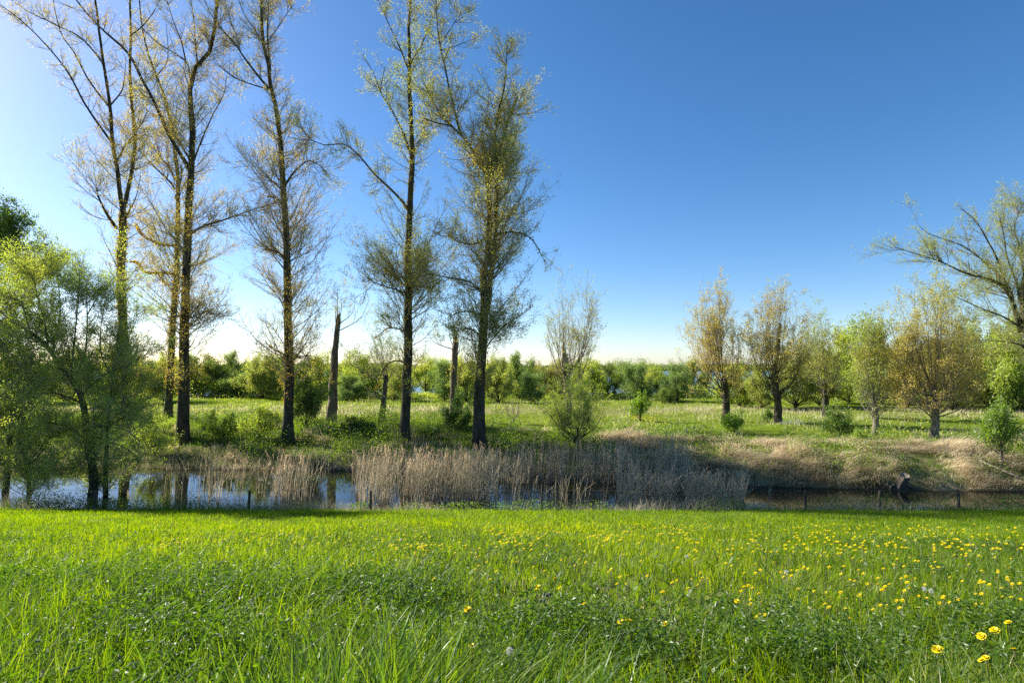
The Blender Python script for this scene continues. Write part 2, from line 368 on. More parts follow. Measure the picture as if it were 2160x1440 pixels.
for nm, arr in (("turf", turf), ("straw", straw)):
    a = ground.data.attributes.new(nm, 'FLOAT', 'POINT'); a.data.foreach_set("value", arr.astype(np.float32).ravel())

def sheet(name, m, x0, x1, y0, y1, z=0.0):
    bb = Buf(); bb.add([(x0, y0, z), (x1, y0, z), (x1, y1, z), (x0, y1, z)], [np.array([[0, 1, 2, 3]])])
    return tag(bb.build(name, m), kind='structure')
sheet("ditch_water", 'ditch', -300, 300, 21.5, 34)
sheet("lake_water", 'lake', -6000, 6000, 88, 912, 0.0)

# ------------------------------------------------------------------ branches
def resample(pts, K):
    pts = np.asarray(pts, float)
    d = np.concatenate([[0], np.cumsum(np.linalg.norm(np.diff(pts, axis=0), axis=1))]); L = d[-1]
    # smooth through the points (Catmull-Rom)
    q = np.vstack([2 * pts[0] - pts[1], pts, 2 * pts[-1] - pts[-2]])
    t = np.linspace(0, L, K); out = []
    for s in t:
        i = min(max(np.searchsorted(d, s, 'right') - 1, 0), len(pts) - 2)
        u = (s - d[i]) / max(d[i + 1] - d[i], 1e-9)
        p0, p1, p2, p3 = q[i], q[i + 1], q[i + 2], q[i + 3]
        out.append(0.5 * (2 * p1 + (p2 - p0) * u + (2 * p0 - 5 * p1 + 4 * p2 - p3) * u * u + (3 * p1 - p0 - 3 * p2 + p3) * u ** 3))
    return np.array(out)

def lerp_at(P, r, idx, t):
    K = P.shape[1]; f = t * (K - 1); i = np.minimum(f.astype(int), K - 2); u = (f - i)
    p = P[idx, i] * (1 - u)[:, None] + P[idx, i + 1] * u[:, None]
    T = nrm(P[idx, i + 1] - P[idx, i]); rr = r[idx, i] * (1 - u) + r[idx, i + 1] * u
    return p, T, rr

def spawn(P, r, n, t0, t1, ang, length, K, trop=0.15, wob=0.12, rmax=0.03, rend=0.003, weight=None, flat=None, keep=0.6, clump=0):
    """n child branches from parents P; length is a number, array or function(pos, t, parent index)."""
    Ls = np.linalg.norm(np.diff(P, axis=1), axis=2).sum(1)
    w = Ls if weight is None else Ls * weight
    idx = rng.choice(len(P), n, p=w / w.sum()); t = rng.uniform(t0, t1, n)
    if clump:
        h = int(n * .42); m = max(h // clump, 6); q = rng.integers(0, m, h) + (n - m); idx[:h] = idx[q]; t[:h] = np.clip(t[q] + rng.normal(0, .012, h), t0, t1)
    p, T, rr = lerp_at(P, r, idx, t)
    a = np.abs(rng.normal(ang, 0.22, n))[:, None]
    perp = nrm(np.cross(T, nrm(rng.standard_normal((n, 3)))))
    d = nrm(T * np.cos(a) + perp * np.sin(a))
    L = length(p, t, idx) if callable(length) else length * rng.uniform(0.45, 1.25, n)
    pts = [p]; st = (L / (K - 1))[:, None]
    for k in range(K - 1):
        d = nrm(d + np.array([0, 0, trop]) + wob * rng.standard_normal((n, 3)))
        pts.append(pts[-1] + d * st)
    r0 = np.minimum(np.minimum(rr * keep, L * 0.009 + 0.002), rmax)
    rad = r0[:, None] * (1 - np.linspace(0, 1, K)[None, :]) ** 0.8 + rend
    return np.stack(pts, 1), rad

def on_twigs(P, n, spread, t0=0.25):
    idx = rng.integers(0, len(P), n); t = rng.uniform(t0, 1.0, n)
    p, T, _ = lerp_at(P, np.zeros(P.shape[:2]), idx, t)
    return p + spread * rng.standard_normal((n, 3)), T

def make_tree(name, label, cat, base, axes, group=None, bark='bark', twig='twig', leaf='poplar', sprout=None, K=26,
              l1=(140, 0.75, 2.2, 0.2), l2=7, l3=3, nleaf=20000, lsize=0.07, spread=0.09, env=None, flare=0.35, lt0=0.15, up=0.15,
              twig_r=0.0035, laspect=0.65, sides=10, axw=None, l1t=(0.08, 1.0), gnarl=0.05, rnd_fn=None, l3len=0.35, extra=None, clump=5, trunk_rough=.05, thin=1.0):
    """axes: list of (points Nx3, r0, r1). trunk part = the thick axes; branches = the rest; crown = twigs' leaves."""
    base = np.asarray(base, float)
    P = np.stack([resample(a[0], K) for a in axes]); tt = np.linspace(0, 1, K)
    r = np.stack([a[1] + (a[2] - a[1]) * tt ** 0.85 for a in axes])
    if len(axes) > 1: r[1:] *= 0.9
    r *= thin
    P[:, 1:-1] += gnarl * r[:, 1:-1, None] * 2 * rng.standard_normal(P[:, 1:-1].shape) * 0.6
    hgt = P[0, :, 2] - base[2]; r[0] *= 1 + flare * np.exp(-np.maximum(hgt, 0) / 0.45)
    P[0, 0, 2] -= 0.25
    root = empty(name, base, label, cat, group)
    tb = Buf(); tubes(tb, P[:1], r[:1], sides + 4, 0, rough=trunk_rough)
    tb.build("trunk", bark, root, base)
    bb = Buf(); tubes(bb, P[1:], r[1:], sides - 2, 0, rough=0.03)
    n1, ang, len1, trop1 = l1
    fl = len1 if env is None else env
    P1, r1 = spawn(P, r, n1, l1t[0], l1t[1], ang, fl, 8, trop1, 0.07, 0.03, 0.0028, axw, keep=0.4, clump=clump)
    tubes(bb, P1, r1, 5, 1)
    L1 = np.linalg.norm(P1[:, -1] - P1[:, 0], axis=1)
    P2, r2 = spawn(P1, r1, n1 * l2, 0.12, 0.98, 0.65, lambda p, t, i: L1[i] * 0.5 * (1.15 - 0.6 * t) * rng.uniform(0.5, 1.2, len(t)), 5, trop1 * 0.8, 0.12, 0.008, twig_r * .8)
    tubes(bb, P2, r2, 3, 1, cap=False)
    P3, r3 = spawn(P2, r2, n1 * l2 * l3, 0.1, 1.0, 0.7, l3len, 4, trop1 * 0.6, 0.16, 0.003, twig_r * 0.6)
    tubes(bb, P3, r3, 3, 1, cap=False)
    bb.build("branches", [bark, twig], root, base)
    cb = Buf()
    k = int(nleaf * 0.68)
    pa, _ = on_twigs(P3, k, spread, .5); pb, _ = on_twigs(P2, nleaf - k, spread)
    pos = np.concatenate([pa, pb])
    clump = vnoise(pos[:, 0] + 0.7 * pos[:, 1], pos[:, 2] + 0.3 * pos[:, 1], 0.9, 3)
    rv = np.clip(0.55 * clump + 0.45 * rng.random(len(pos)), 0, 1) if rnd_fn is None else rnd_fn(pos)
    leaves(cb, pos, lsize, 0, rv, laspect, up)
    mats = [leaf]
    if sprout:                                        # leaf tufts growing straight out of the bark
        ns, ssz, h0, h1 = sprout[:4]; mats.append(sprout[4])
        for ai, share in ((0, 0.6), *[(q, 0.4 / max(len(axes) - 1, 1)) for q in range(1, len(axes))]):
            m = int(ns * share)
            if m < 1: continue
            t = rng.uniform(0.02, 0.98, m); p, T, rr = lerp_at(P, r, np.full(m, ai), t)
            hh = p[:, 2] - base[2]
            p = p[(hh > h0) & (hh < h1)]; T = T[(hh > h0) & (hh < h1)]; rr = rr[(hh > h0) & (hh < h1)]
            if len(p) == 0: continue
            pr = nrm(np.cross(T, rng.standard_normal(T.shape)))
            c = p + pr * (rr * rng.uniform(0.95, 1.3, len(rr)))[:, None]
            c = (c[:, None, :] + 0.06 * rng.standard_normal((len(c), 4, 3))).reshape(-1, 3)
            leaves(cb, c, ssz, 1, None, 0.75, 0.0)
    cb.build("crown", mats, root, base)
    if extra: extra(root, base, P, r)
    return root

def trace(Y, lst, r0, r1, dy=0.0, jit=0.0):
    """A limb drawn in photo coordinates, set at depth Y and bending away or towards by dy metres."""
    n = len(lst); pts = []
    for i, (px, py) in enumerate(lst): pts.append(at(px, py, Y + dy * i / max(n - 1, 1)))
    return (np.array(pts), r0, r1)

def envelope(Y, table, main=0):
    """Spray length from the photo: (photo y, radius in pixels)."""
    yy = [a for a, _ in table]; rr = [c for _, c in table]
    def f(p, t, idx):
        py = 720 - FPX * ((p[:, 2] - CZ) / p[:, 1] - math.tan(PITCH))
        return np.interp(py, yy, rr) / FPX * Y * rng.uniform(0.65, 1.35, len(t)) * np.where(idx <= main, np.interp(py, [250, 450], [1.0, 1.25]), np.where(py < 400, .9, .6))
    return f

# ------------------------------------------------------------------ the row of tall poplars
ROW = "tall poplars along the far bank"
def poplar_a():
    base = hit(268, 905); Y = base[1]
    ax = [trace(Y, [(268, 905), (265, 800), (262, 757), (259, 682), (255, 570), (258, 500), (259, 445)], .40, .27),
          trace(Y, [(259, 447), (253, 410), (247, 356), (237, 296), (232, 225), (221, 150), (210, 75), (204, 22), (192, -60), (180, -190)], .21, .04, -1.5),
          trace(Y, [(259, 447), (268, 410), (277, 367), (285, 292), (277, 210), (274, 142), (276, 75), (274, 0), (272, -70), (276, -210)], .19, .05, 1.5),
          trace(Y, [(237, 303), (229, 292), (180, 221), (146, 157), (109, 109), (67, 64), (22, 26), (-20, 0)], .12, .03, -2.5),
          trace(Y, [(232, 232), (227, 222), (187, 169), (157, 112), (131, 75), (116, 22), (108, -40)], .10, .03, 1.5),
          trace(Y, [(222, 150), (210, 124), (169, 79), (124, 56), (56, 22), (10, -10)], .09, .02, -1),
          trace(Y, [(247, 340), (262, 311), (281, 287)], .09, .05),
          trace(Y, [(285, 285), (289, 274), (307, 244), (311, 200)], .07, .02, 1),
          trace(Y, [(276, 75), (300, 56), (326, 22), (345, -20)], .07, .02, 1),
          trace(Y, [(246, 482), (238, 470), (222, 446), (206, 412)], .15, .08, -1.2),
          trace(Y, [(264, 459), (275, 440), (287, 415), (297, 370)], .08, .02, 1),
          trace(Y, [(233, 222), (255, 195), (262, 170), (266, 120)], .08, .02, -1),
          *[trace(Y, l, .09, .02, d) for l, d in [([(196, -20), (160, -90), (140, -170)], 1.5), ([(188, -100), (205, -180), (200, -260)], -1.5), ([(273, -30), (310, -110), (325, -190)], 1.5), ([(274, -100), (240, -180), (235, -260)], -1.0), ([(130, -40), (100, -110), (95, -170)], 1.0)]],  # unseen limbs above the frame, added to thicken the shadow on the meadow
          trace(Y, [(206, 412), (185, 385), (160, 352), (146, 338)], .05, .01, -1),
          trace(Y, [(206, 412), (200, 370), (196, 340)], .05, .01, 1)]
    return make_tree("poplar", "poplar with a trunk forked just above a thick broken side limb, leftmost of the row", "tree", base, ax, ROW, thin=.84,
        l1=(480 , 0.98, 2.0, 0.10), env=envelope(Y, [(-260, 60), (-120, 85), (-50, 50), (40, 40), (200, 45), (320, 60), (420, 105), (520, 95), (650, 85), (750, 60), (860, 20)]),
        nleaf=43500, lsize=0.069, sprout=(1700, 0.12, 3.5, 16, 'poplar_sprout'), leaf='poplar', l2=7, l3=3)
def poplar_b():
    base = hit(354, 880); Y = base[1]
    ax = [trace(Y, [(354, 880), (360, 757), (366, 664), (373, 570), (375, 476), (375, 375), (369, 319), (360, 262), (349, 210), (330, 161), (311, 109), (300, 60), (292, -20)], .36, .05),
          trace(Y, [(369, 378), (355, 350), (337, 330), (307, 281), (289, 244)], .12, .03, 1.5),
          trace(Y, [(370, 400), (355, 380), (330, 356), (292, 315), (275, 285)], .12, .03, -1.5),
          trace(Y, [(330, 161), (352, 131), (354, 94), (350, 50)], .08, .02, 1),
          trace(Y, [(369, 420), (378, 395), (384, 360), (382, 350)], .12, .08, 0.5),
          trace(Y, [(375, 581), (356, 576), (307, 574), (292, 555), (270, 551)], .09, .02, -2),
          trace(Y, [(376, 519), (349, 517), (325, 510), (300, 495), (285, 470)], .09, .02, -1)]
    return make_tree("poplar", "slim poplar with yellow-leafed trunk just behind the thick dark poplar", "tree", base, ax, ROW, thin=.84,
        l1=(230 , 0.98, 2.0, 0.10), env=envelope(Y, [(60, 40), (300, 50), (420, 80), (520, 95), (620, 85), (760, 60), (870, 20)]),
        nleaf=29000, lsize=0.077, sprout=(3200, 0.12, 2.5, 17, 'poplar_sprout'))
def poplar_c():
    base = hit(386, 932); Y = base[1]
    ax = [trace(Y, [(386, 932), (388, 795), (390, 645), (396, 495), (399, 412), (405, 345), (405, 262), (401, 217), (403, 180), (416, 135), (442, 109), (454, 56), (457, 19), (462, -50), (470, -200)], .42, .05),
          trace(Y, [(398, 358), (394, 346), (360, 292), (330, 225), (300, 169), (270, 112), (225, 71), (184, 30), (150, -15), (95, -90)], .18, .03, -2.5),
          trace(Y, [(399, 335), (394, 327), (375, 292), (356, 244), (337, 195), (325, 150)], .10, .02, 1.5),
          trace(Y, [(404, 175), (400, 158), (390, 128), (337, 94), (311, 71), (280, 40)], .08, .02, 1),
          trace(Y, [(393, 135), (388, 112), (382, 86), (367, 49), (352, 0)], .07, .02, -1),
          trace(Y, [(416, 132), (412, 86), (409, 45), (401, -15)], .08, .02, 0.6),
          trace(Y, [(406, 348), (414, 325), (427, 292), (450, 240), (472, 199), (478, 160)], .09, .02, 1.5),
          trace(Y, [(404, 350), (408, 318), (411, 280), (409, 240)], .10, .05, -0.6),
          *[trace(Y, l, .09, .02, d) for l, d in [([(460, -20), (500, -90), (515, -170)], 1.5), ([(464, -60), (430, -140), (425, -230)], -1.5), ([(401, -10), (395, -90), (380, -160)], .8), ([(150, -15), (180, -100), (190, -160)], 1)]],  # extra out-of-view crown limbs, added for shade across the meadow
          trace(Y, [(398, 502), (406, 490), (431, 476), (469, 465), (517, 448), (540, 440), (590, 426)], .11, .02, -1.0),
          trace(Y, [(394, 690), (410, 680), (428, 660), (450, 655)], .06, .02, -1)]
    return make_tree("poplar", "thick dark poplar with a long bare limb reaching right at mid height", "tree", base, ax, ROW, thin=.84,
        l1=(520 , 0.98, 2.0, 0.10), env=envelope(Y, [(-230, 60), (-120, 90), (-50, 55), (40, 45), (150, 55), (300, 70), (450, 80), (560, 100), (700, 85), (800, 60), (900, 15)]),
        nleaf=49300, lsize=0.069, sprout=(1500, 0.10, 3.0, 18, 'poplar_sprout'))
def poplar_d():
    base = hit(606, 933); Y = base[1]
    ax = [trace(Y, [(606, 933), (609, 837), (609, 725), (606, 612), (604, 520), (601, 450), (596, 375), (592, 300), (586, 255), (579, 210), (571, 187), (569, 150), (564, 130), (556, 94), (552, 37), (552, -40), (556, -160)], .40, .05),
          trace(Y, [(570, 150), (569, 131), (564, 75), (566, 19), (567, -40)], .10, .03, 0.8),
          trace(Y, [(572, 192), (569, 189), (545, 161), (519, 127), (496, 94), (470, 64), (447, 34), (430, -5)], .11, .02, -1.5),
          trace(Y, [(571, 190), (537, 180), (496, 165), (462, 139), (440, 115)], .07, .015, 1),
          trace(Y, [(505, 105), (500, 80), (489, 52), (474, 0)], .06, .02, .6),
          trace(Y, [(554, 90), (535, 60), (515, 30), (500, -10)], .06, .02, -.8),
          trace(Y, [(556, 100), (585, 60), (605, 30), (622, 8)], .06, .015, .8),
          trace(Y, [(600, 396), (608, 380), (620, 364), (646, 341), (668, 345), (690, 365)], .10, .02, -1),
          trace(Y, [(598, 402), (585, 392), (571, 379), (549, 367), (530, 345)], .08, .02, 1),
          trace(Y, [(600, 440), (595, 432), (582, 416), (564, 414)], .07, .03, -1),
          trace(Y, [(604, 545), (592, 536), (570, 526), (550, 528)], .07, .02, -1),
          trace(Y, [(608, 757), (595, 745), (577, 736), (560, 722)], .07, .02, -1),
          trace(Y, [(609, 770), (630, 752), (655, 750)], .06, .02, -1)]
    return make_tree("poplar", "straight slender poplar standing alone beside the dense hawthorn bush", "tree", base, ax, ROW, thin=.84,
        l1=(490 , 0.98, 2.0, 0.10), env=envelope(Y, [(-50, 42), (150, 45), (230, 50), (280, 66), (420, 88), (540, 98), (680, 100), (760, 75), (840, 45), (920, 10)]),
        nleaf=47850, lsize=0.067, sprout=(800, 0.09, 2.0, 18, 'poplar_sprout'), leaf='poplar')
def poplar_e():
    base = hit(852, 937); Y = base[1]
    ax = [trace(Y, [(852, 937), (857, 837), (861, 706), (861, 612), (860, 540), (864, 450), (869, 356), (869, 319), (867, 244), (864, 187), (864, 112), (862, 56), (867, 0), (870, -50), (874, -150)], .38, .05),
          trace(Y, [(862, 447), (856, 434), (826, 401), (789, 366), (759, 330), (732, 307), (717, 304), (684, 306), (657, 296), (627, 294), (606, 288)], .11, .02, -1.6),
          trace(Y, [(659, 297), (648, 284), (639, 274), (627, 240)], .04, .01, -.5),
          trace(Y, [(869, 334), (864, 318), (849, 277), (830, 240), (807, 202), (800, 187), (785, 150), (762, 110)], .11, .02, 1.5),
          trace(Y, [(864, 150), (858, 138), (845, 105), (819, 49), (790, -15)], .08, .02, -1),
          trace(Y, [(864, 140), (875, 118), (890, 94), (905, 56), (932, 0)], .07, .02, 1),
          trace(Y, [(802, 192), (806, 170), (812, 140)], .05, .02, .4),
          trace(Y, [(868, 330), (880, 305), (896, 275)], .06, .02, .8),
          trace(Y, [(860, 622), (850, 616), (817, 605), (787, 594), (765, 575)], .08, .02, -1),
          trace(Y, [(860, 705), (845, 695), (817, 693), (791, 714)], .07, .02, -1),
          trace(Y, [(860, 770), (845, 762), (829, 762), (810, 777), (790, 830)], .07, .02, -.8),
          trace(Y, [(862, 612), (880, 600), (905, 575)], .06, .02, -1)]
    return make_tree("poplar", "poplar with a long limb arching left high up over the tall snag", "tree", base, ax, ROW, thin=.84,
        l1=(370 , 0.98, 2.0, 0.10), env=envelope(Y, [(-50, 45), (150, 50), (300, 55), (450, 50), (520, 85), (600, 110), (700, 90), (760, 70), (850, 25), (920, 8)]),
        nleaf=46400, lsize=0.069, sprout=(700, 0.10, 3.0, 19, 'poplar_sprout'), leaf='poplar_green')
def poplar_f():
    base = hit(1013, 943); Y = base[1]
    ax = [trace(Y, [(1013, 943), (1011, 837), (1017, 725), (1022, 657), (1022, 620), (1019, 582), (1028, 549), (1031, 500), (1033, 450), (1031, 407), (1034, 365), (1040, 335), (1052, 300)], .45, .10),
          trace(Y, [(1022, 668), (1029, 645), (1034, 594), (1041, 540), (1046, 477), (1049, 407), (1047, 355), (1058, 303), (1069, 261), (1083, 227), (1091, 205)], .24, .09, .4),
          trace(Y, [(1031, 390), (1026, 372), (1014, 348), (997, 317), (980, 293), (962, 275), (948, 265), (924, 260), (893, 250)], .15, .03, -1.5),
          trace(Y, [(975, 285), (968, 270), (959, 234), (948, 188), (938, 140), (929, 102), (923, 60), (918, -15)], .10, .03, -.5),
          trace(Y, [(956, 268), (940, 254), (924, 234), (907, 202), (889, 164)], .08, .02, -1),
          trace(Y, [(930, 106), (955, 100), (985, 88)], .05, .02, .5),
          trace(Y, [(927, 98), (950, 62), (972, 28)], .05, .02, -.5),
          trace(Y, [(1047, 357), (1043, 303), (1052, 234), (1064, 182), (1068, 129), (1070, 95)], .12, .03, -.8),
          trace(Y, [(1046, 500), (1055, 492), (1087, 490), (1118, 501), (1139, 532), (1150, 555)], .08, .02, -1),
          trace(Y, [(1030, 512), (1022, 506), (997, 515), (962, 508), (940, 490)], .08, .02, -1),
          trace(Y, [(1021, 622), (1004, 606), (989, 594), (940, 584), (897, 578)], .09, .02, -1.2),
          trace(Y, [(1020, 668), (1004, 660), (977, 657), (948, 667)], .07, .02, -1),
          trace(Y, [(1016, 712), (1005, 702), (992, 693), (972, 694)], .07, .02, -.8),
          trace(Y, [(1024, 640), (1045, 690), (1055, 720)], .05, .02, -.8),
          trace(Y, [(1020, 740), (1060, 690), (1105, 660), (1125, 640)], .06, .01, -1)]
    return make_tree("poplar", "twin-stemmed poplar with the fullest crown, rightmost of the tall row", "tree", base, ax, ROW, thin=.84,
        l1=(580 , 0.98, 2.0, 0.10), env=envelope(Y, [(-20, 45), (90, 50), (200, 66), (330, 80), (430, 88), (520, 98), (600, 90), (680, 80), (760, 62), (850, 22), (930, 8)], 1),
        nleaf=81200, lsize=0.073, sprout=(900, 0.10, 3.0, 20, 'poplar_sprout'), leaf='poplar_green', l2=8)
for f in (poplar_a, poplar_b, poplar_c, poplar_d, poplar_e, poplar_f): f()

# ------------------------------------------------------------------ fan-shaped trees, bushes, snags
def fan_axes(base, th, tr, n, cz, rx, rz, ry=None, stem_r=0.05, low=0.35, dx=0.0, droop=0.0):
    """A short trunk and n stems rising to a crown ellipsoid centred cz above the base."""
    base = np.asarray(base, float); ry = rx if ry is None else ry
    top = base + np.array([rng.normal(0, 0.04) * th, rng.normal(0, 0.04) * th, th])
    ax = [(np.array([base, base * 0.6 + top * 0.4 + np.array([0.03 * th, 0, 0]), top]), tr, tr * 0.75)]
    for i in range(n):
        a = i * 2.39996 + rng.uniform(-.3, .3); e = rng.uniform(-low, 1.0)
        hz_ = math.sqrt(max(1 - e * e, 0)) * (1 - .22 * e) * rng.uniform(.72, 1.0)
        end = base + np.array([dx + rx * hz_ * math.cos(a), ry * hz_ * math.sin(a), cz + rz * e * rng.uniform(.85, 1)])
        s = base + (top - base) * (rng.uniform(0.35, 1.0) if th > 0.6 else rng.uniform(0, 1.0))
        m = s + (end - s) * np.array([.62, .62, .38]) + rng.normal(0, .05 * rx, 3)
        if droop: end[2] -= droop * hz_ * rng.random()
        q = rng.uniform(.9, 1.05) if th > .9 else rng.uniform(.72, 1.14); m = s + (m - s) * q; end = s + (end - s) * q
        ax.append((np.array([s, m, end]), stem_r * rng.uniform(.6, 1.2), stem_r * 0.12))
    return ax

def fan_tree(name, label, cat, px, py, trunk_top, crown_top, crown_bot, half, tr_px, n, leaf, group=None, dxpx=0, yoff=0.0, ry=0.8, **kw):
    base = hit(px, py) + np.array([0, yoff, 0]); Y = base[1]; k = Y / FPX
    th = (py - trunk_top) * k; ct = (py - crown_top) * k; cb = (py - crown_bot) * k
    rx = half * k; rz = (ct - cb) / 2; cz = (ct + cb) / 2
    ax = fan_axes(base, th, tr_px * k / 2, n, cz, rx, rz, rx * ry, stem_r=kw.pop('stem_r', 0.0036 * ct + 0.008), low=kw.pop('low', .5), dx=dxpx * k)
    args = dict(clump=0, l1=(n * 7, 0.6, 0.2 * ct, 0.18), l2=4, l3=1, nleaf=9000, lsize=0.09, l1t=(0.25, 1.0), flare=.25, K=14, sides=8, l3len=0.06 * ct)
    args.update(kw)
    axw = np.ones(n + 1); axw[0] = 1.6 if th > .6 else .1
    return make_tree(name, label, cat, base, ax, group, leaf=leaf, axw=axw, **args)

def broken_top(parent, base, top, r, sides=9, mat='raw'):
    """The jagged, splintered end of a snapped trunk."""
    bb = Buf(); n = 9
    for i in range(n):
        a = 2 * math.pi * i / n
        p0 = top + np.array([math.cos(a) * r * .7, math.sin(a) * r * .7, -0.25])
        L = rng.uniform(.3, 1.9) * (1 if i > 3 else 0.5) * r * 3.6
        p1 = p0 + np.array([-.25 * math.cos(a) * r, -.25 * math.sin(a) * r, L + .2])
        tubes(bb, np.array([[p0, (p0 + p1) / 2, p1]]), np.array([[r * .34, r * .27, .015]]), 5)
    bb.build("broken_top", mat, parent, base)

SNAG = "snapped dead poplar trunks"
def snag(label, pts, py_base, wpx, top_mat, wtop=.75, leaf='poplar', nl=1100, n=22, envpx=50, bark='snag', yoff=0):
    base = hit(pts[0][0], py_base); Y = base[1] + yoff; base[1] = Y; base[2] = hz(base[0], Y)
    k = Y / FPX; r = wpx * k / 2
    ax = [trace(Y, pts, r, r * wtop)]; ax[0][0][0][2] = base[2]
    top = ax[0][0][-1]
    for i in range(5):
        s = ax[0][0][-1] * .5 + ax[0][0][-2] * .5 if i < 3 else ax[0][0][-2]
        e = s + np.array([rng.normal(0, 1.0), rng.normal(0, .8), rng.uniform(1.2, 3.0)])
        ax.append((np.array([s, s + (e - s) * np.array([.7, .7, .4]), e]), .05, .01))
    def ex(root, b, P, rr): broken_top(root, b, top, r * wtop, mat=top_mat)
    return make_tree("broken_trunk", label, "tree", base, ax, SNAG, bark=bark, leaf=leaf, nleaf=nl, lsize=.08, trunk_rough=.11, clump=0,
        l1=(n, .7, envpx * k, .2), l2=5, l3=3, l1t=(.3, 1), flare=.2, K=16, extra=ex)
snag("tall snapped trunk tapering to a jagged pale spike, beside the dense hawthorn", [(699, 890), (702, 830), (705, 770), (706, 740), (711, 700), (714, 668)], 890, 22, 'raw', .42)
snag("straight grey-brown trunk cut flat at the top, above a dark green bush", [(955, 888), (957, 800), (959, 760), (961, 716)], 888, 13, 'snag', .95, nl=700, n=16)
snag("thin leaning dead trunk with a crown of bare brown twigs, between two poplars", [(805, 893), (809, 850), (813, 810), (815, 790)], 893, 14, 'snag', .6, leaf='shrub_olive', nl=3000, n=70, envpx=60)

POL = "young poplars regrowing from cut trunks"
fan_tree("young_poplar", "pale round-topped poplar regrowing from a shattered stump above the willow shrub", "tree", 1195, 900, 765, 600, 800, 62, 17, 26, 'poplar_green', POL, dxpx=16,
    bark='snag', twig='twig_pale', nleaf=5200, lsize=.085, extra=lambda root, b, P, r: broken_top(root, b, P[0, -1], .28))
fan_tree("young_poplar", "golden poplar with a wide low yellow skirt, first of the right-hand group", "tree", 1530, 888, 800, 615, 872, 66, 16, 46, 'poplar_gold', POL, dxpx=-18, twig='twig_pale', nleaf=16000, lsize=.095, low=.85,
    rnd_fn=lambda p: np.clip(rng.random(len(p)) * .75 + .1 * (p[:, 2] - 1) / 4, 0, 1))
def snag_in_crown(root, b, P, r):
    k = b[1] / FPX; t = P[0, -1]; e = at(1645, 682, b[1])
    bb = Buf(); pts = np.array([t, (t + e) / 2 + np.array([.05, 0, 0]), e])
    tubes(bb, resample(pts, 8)[None], np.linspace(.2, .13, 8)[None], 8, 0, rough=.06); bb.build("dead_top", 'snag', root, b)
fan_tree("young_poplar", "split-crowned poplar with a dead spike standing in its middle", "tree", 1641, 893, 790, 600, 850, 62, 16, 44, 'poplar_gold', POL, dxpx=4, nleaf=14000, lsize=.095, extra=snag_in_crown, low=.7)
fan_tree("young_poplar", "narrow green poplar with stems forking from a dark stub, third of the right-hand group", "tree", 1741, 878, 810, 652, 862, 46, 14, 26, 'poplar_green', POL, nleaf=9500, lsize=.1)
fan_tree("young_poplar", "small poplar on a slim split pale trunk, fourth of the right-hand group", "tree", 1845, 917, 850, 678, 890, 46, 12, 26, 'poplar_green', POL, bark='bark_pale', twig='twig_pale', nleaf=10500, lsize=.085)
fan_tree("young_poplar", "broad rusty-leafed poplar on a stout short trunk, nearest the right edge", "tree", 1970, 923, 830, 596, 898, 92, 16, 60, 'poplar_gold', POL, bark='bark_pale', twig='twig_pale', nleaf=30000, lsize=.08, low=.85,
    rnd_fn=lambda p: np.clip(rng.random(len(p)) * .5 + .12 * (p[:, 2] - 3.0), 0, 1))

def big_right():
    base = hit(2196, 885); Y = base[1]
    tr = lambda l, a, c, d=0.: trace(Y, l, a, c, d)
    ax = [tr([(2196, 885), (2190, 800), (2178, 740), (2162, 690), (2158, 620), (2168, 540), (2180, 460)], .40, .08),
          tr([(2152, 700), (2147, 682), (2125, 615), (2095, 592), (2039, 577), (1982, 551), (1922, 532), (1889, 522)], .17, .02, -2),
          tr([(2150, 680), (2144, 660), (2125, 600), (2087, 562), (2057, 536), (2020, 514), (1964, 495), (1938, 476)], .15, .02, 1.5),
          tr([(2135, 625), (2125, 607), (2102, 544), (2080, 502), (2057, 465), (2027, 440)], .12, .02, -1),
          tr([(2152, 640), (2144, 596), (2125, 544), (2117, 495), (2106, 452)], .12, .02, 1),
          tr([(2153, 700), (2151, 690), (2114, 667), (2057, 645), (2016, 626)], .1, .02, -1.5),
          tr([(2160, 760), (2159, 731), (2114, 720), (2050, 716)], .09, .02, -1),
          tr([(2152, 610), (2200, 540), (2260, 500), (2320, 470)], .16, .03, 1),
          tr([(2155, 660), (2230, 610), (2300, 590), (2370, 580)], .15, .03, -1),
          tr([(2160, 580), (2150, 520), (2140, 480), (2150, 445)], .1, .02, 1.5),
          tr([(2155, 690), (2140, 640), (2100, 620), (2060, 612)], .09, .02, 2.5)]
    make_tree("willow_tree", "big spreading willow with limbs sweeping left, at the right edge", "tree", base, ax, None, bark='bark', twig='twig_pale', leaf='shrub_olive',
        l1=(340, .5, 2.6, .04), l2=8, l3=3, nleaf=42000, lsize=.075, up=-.1, spread=.06)
big_right()

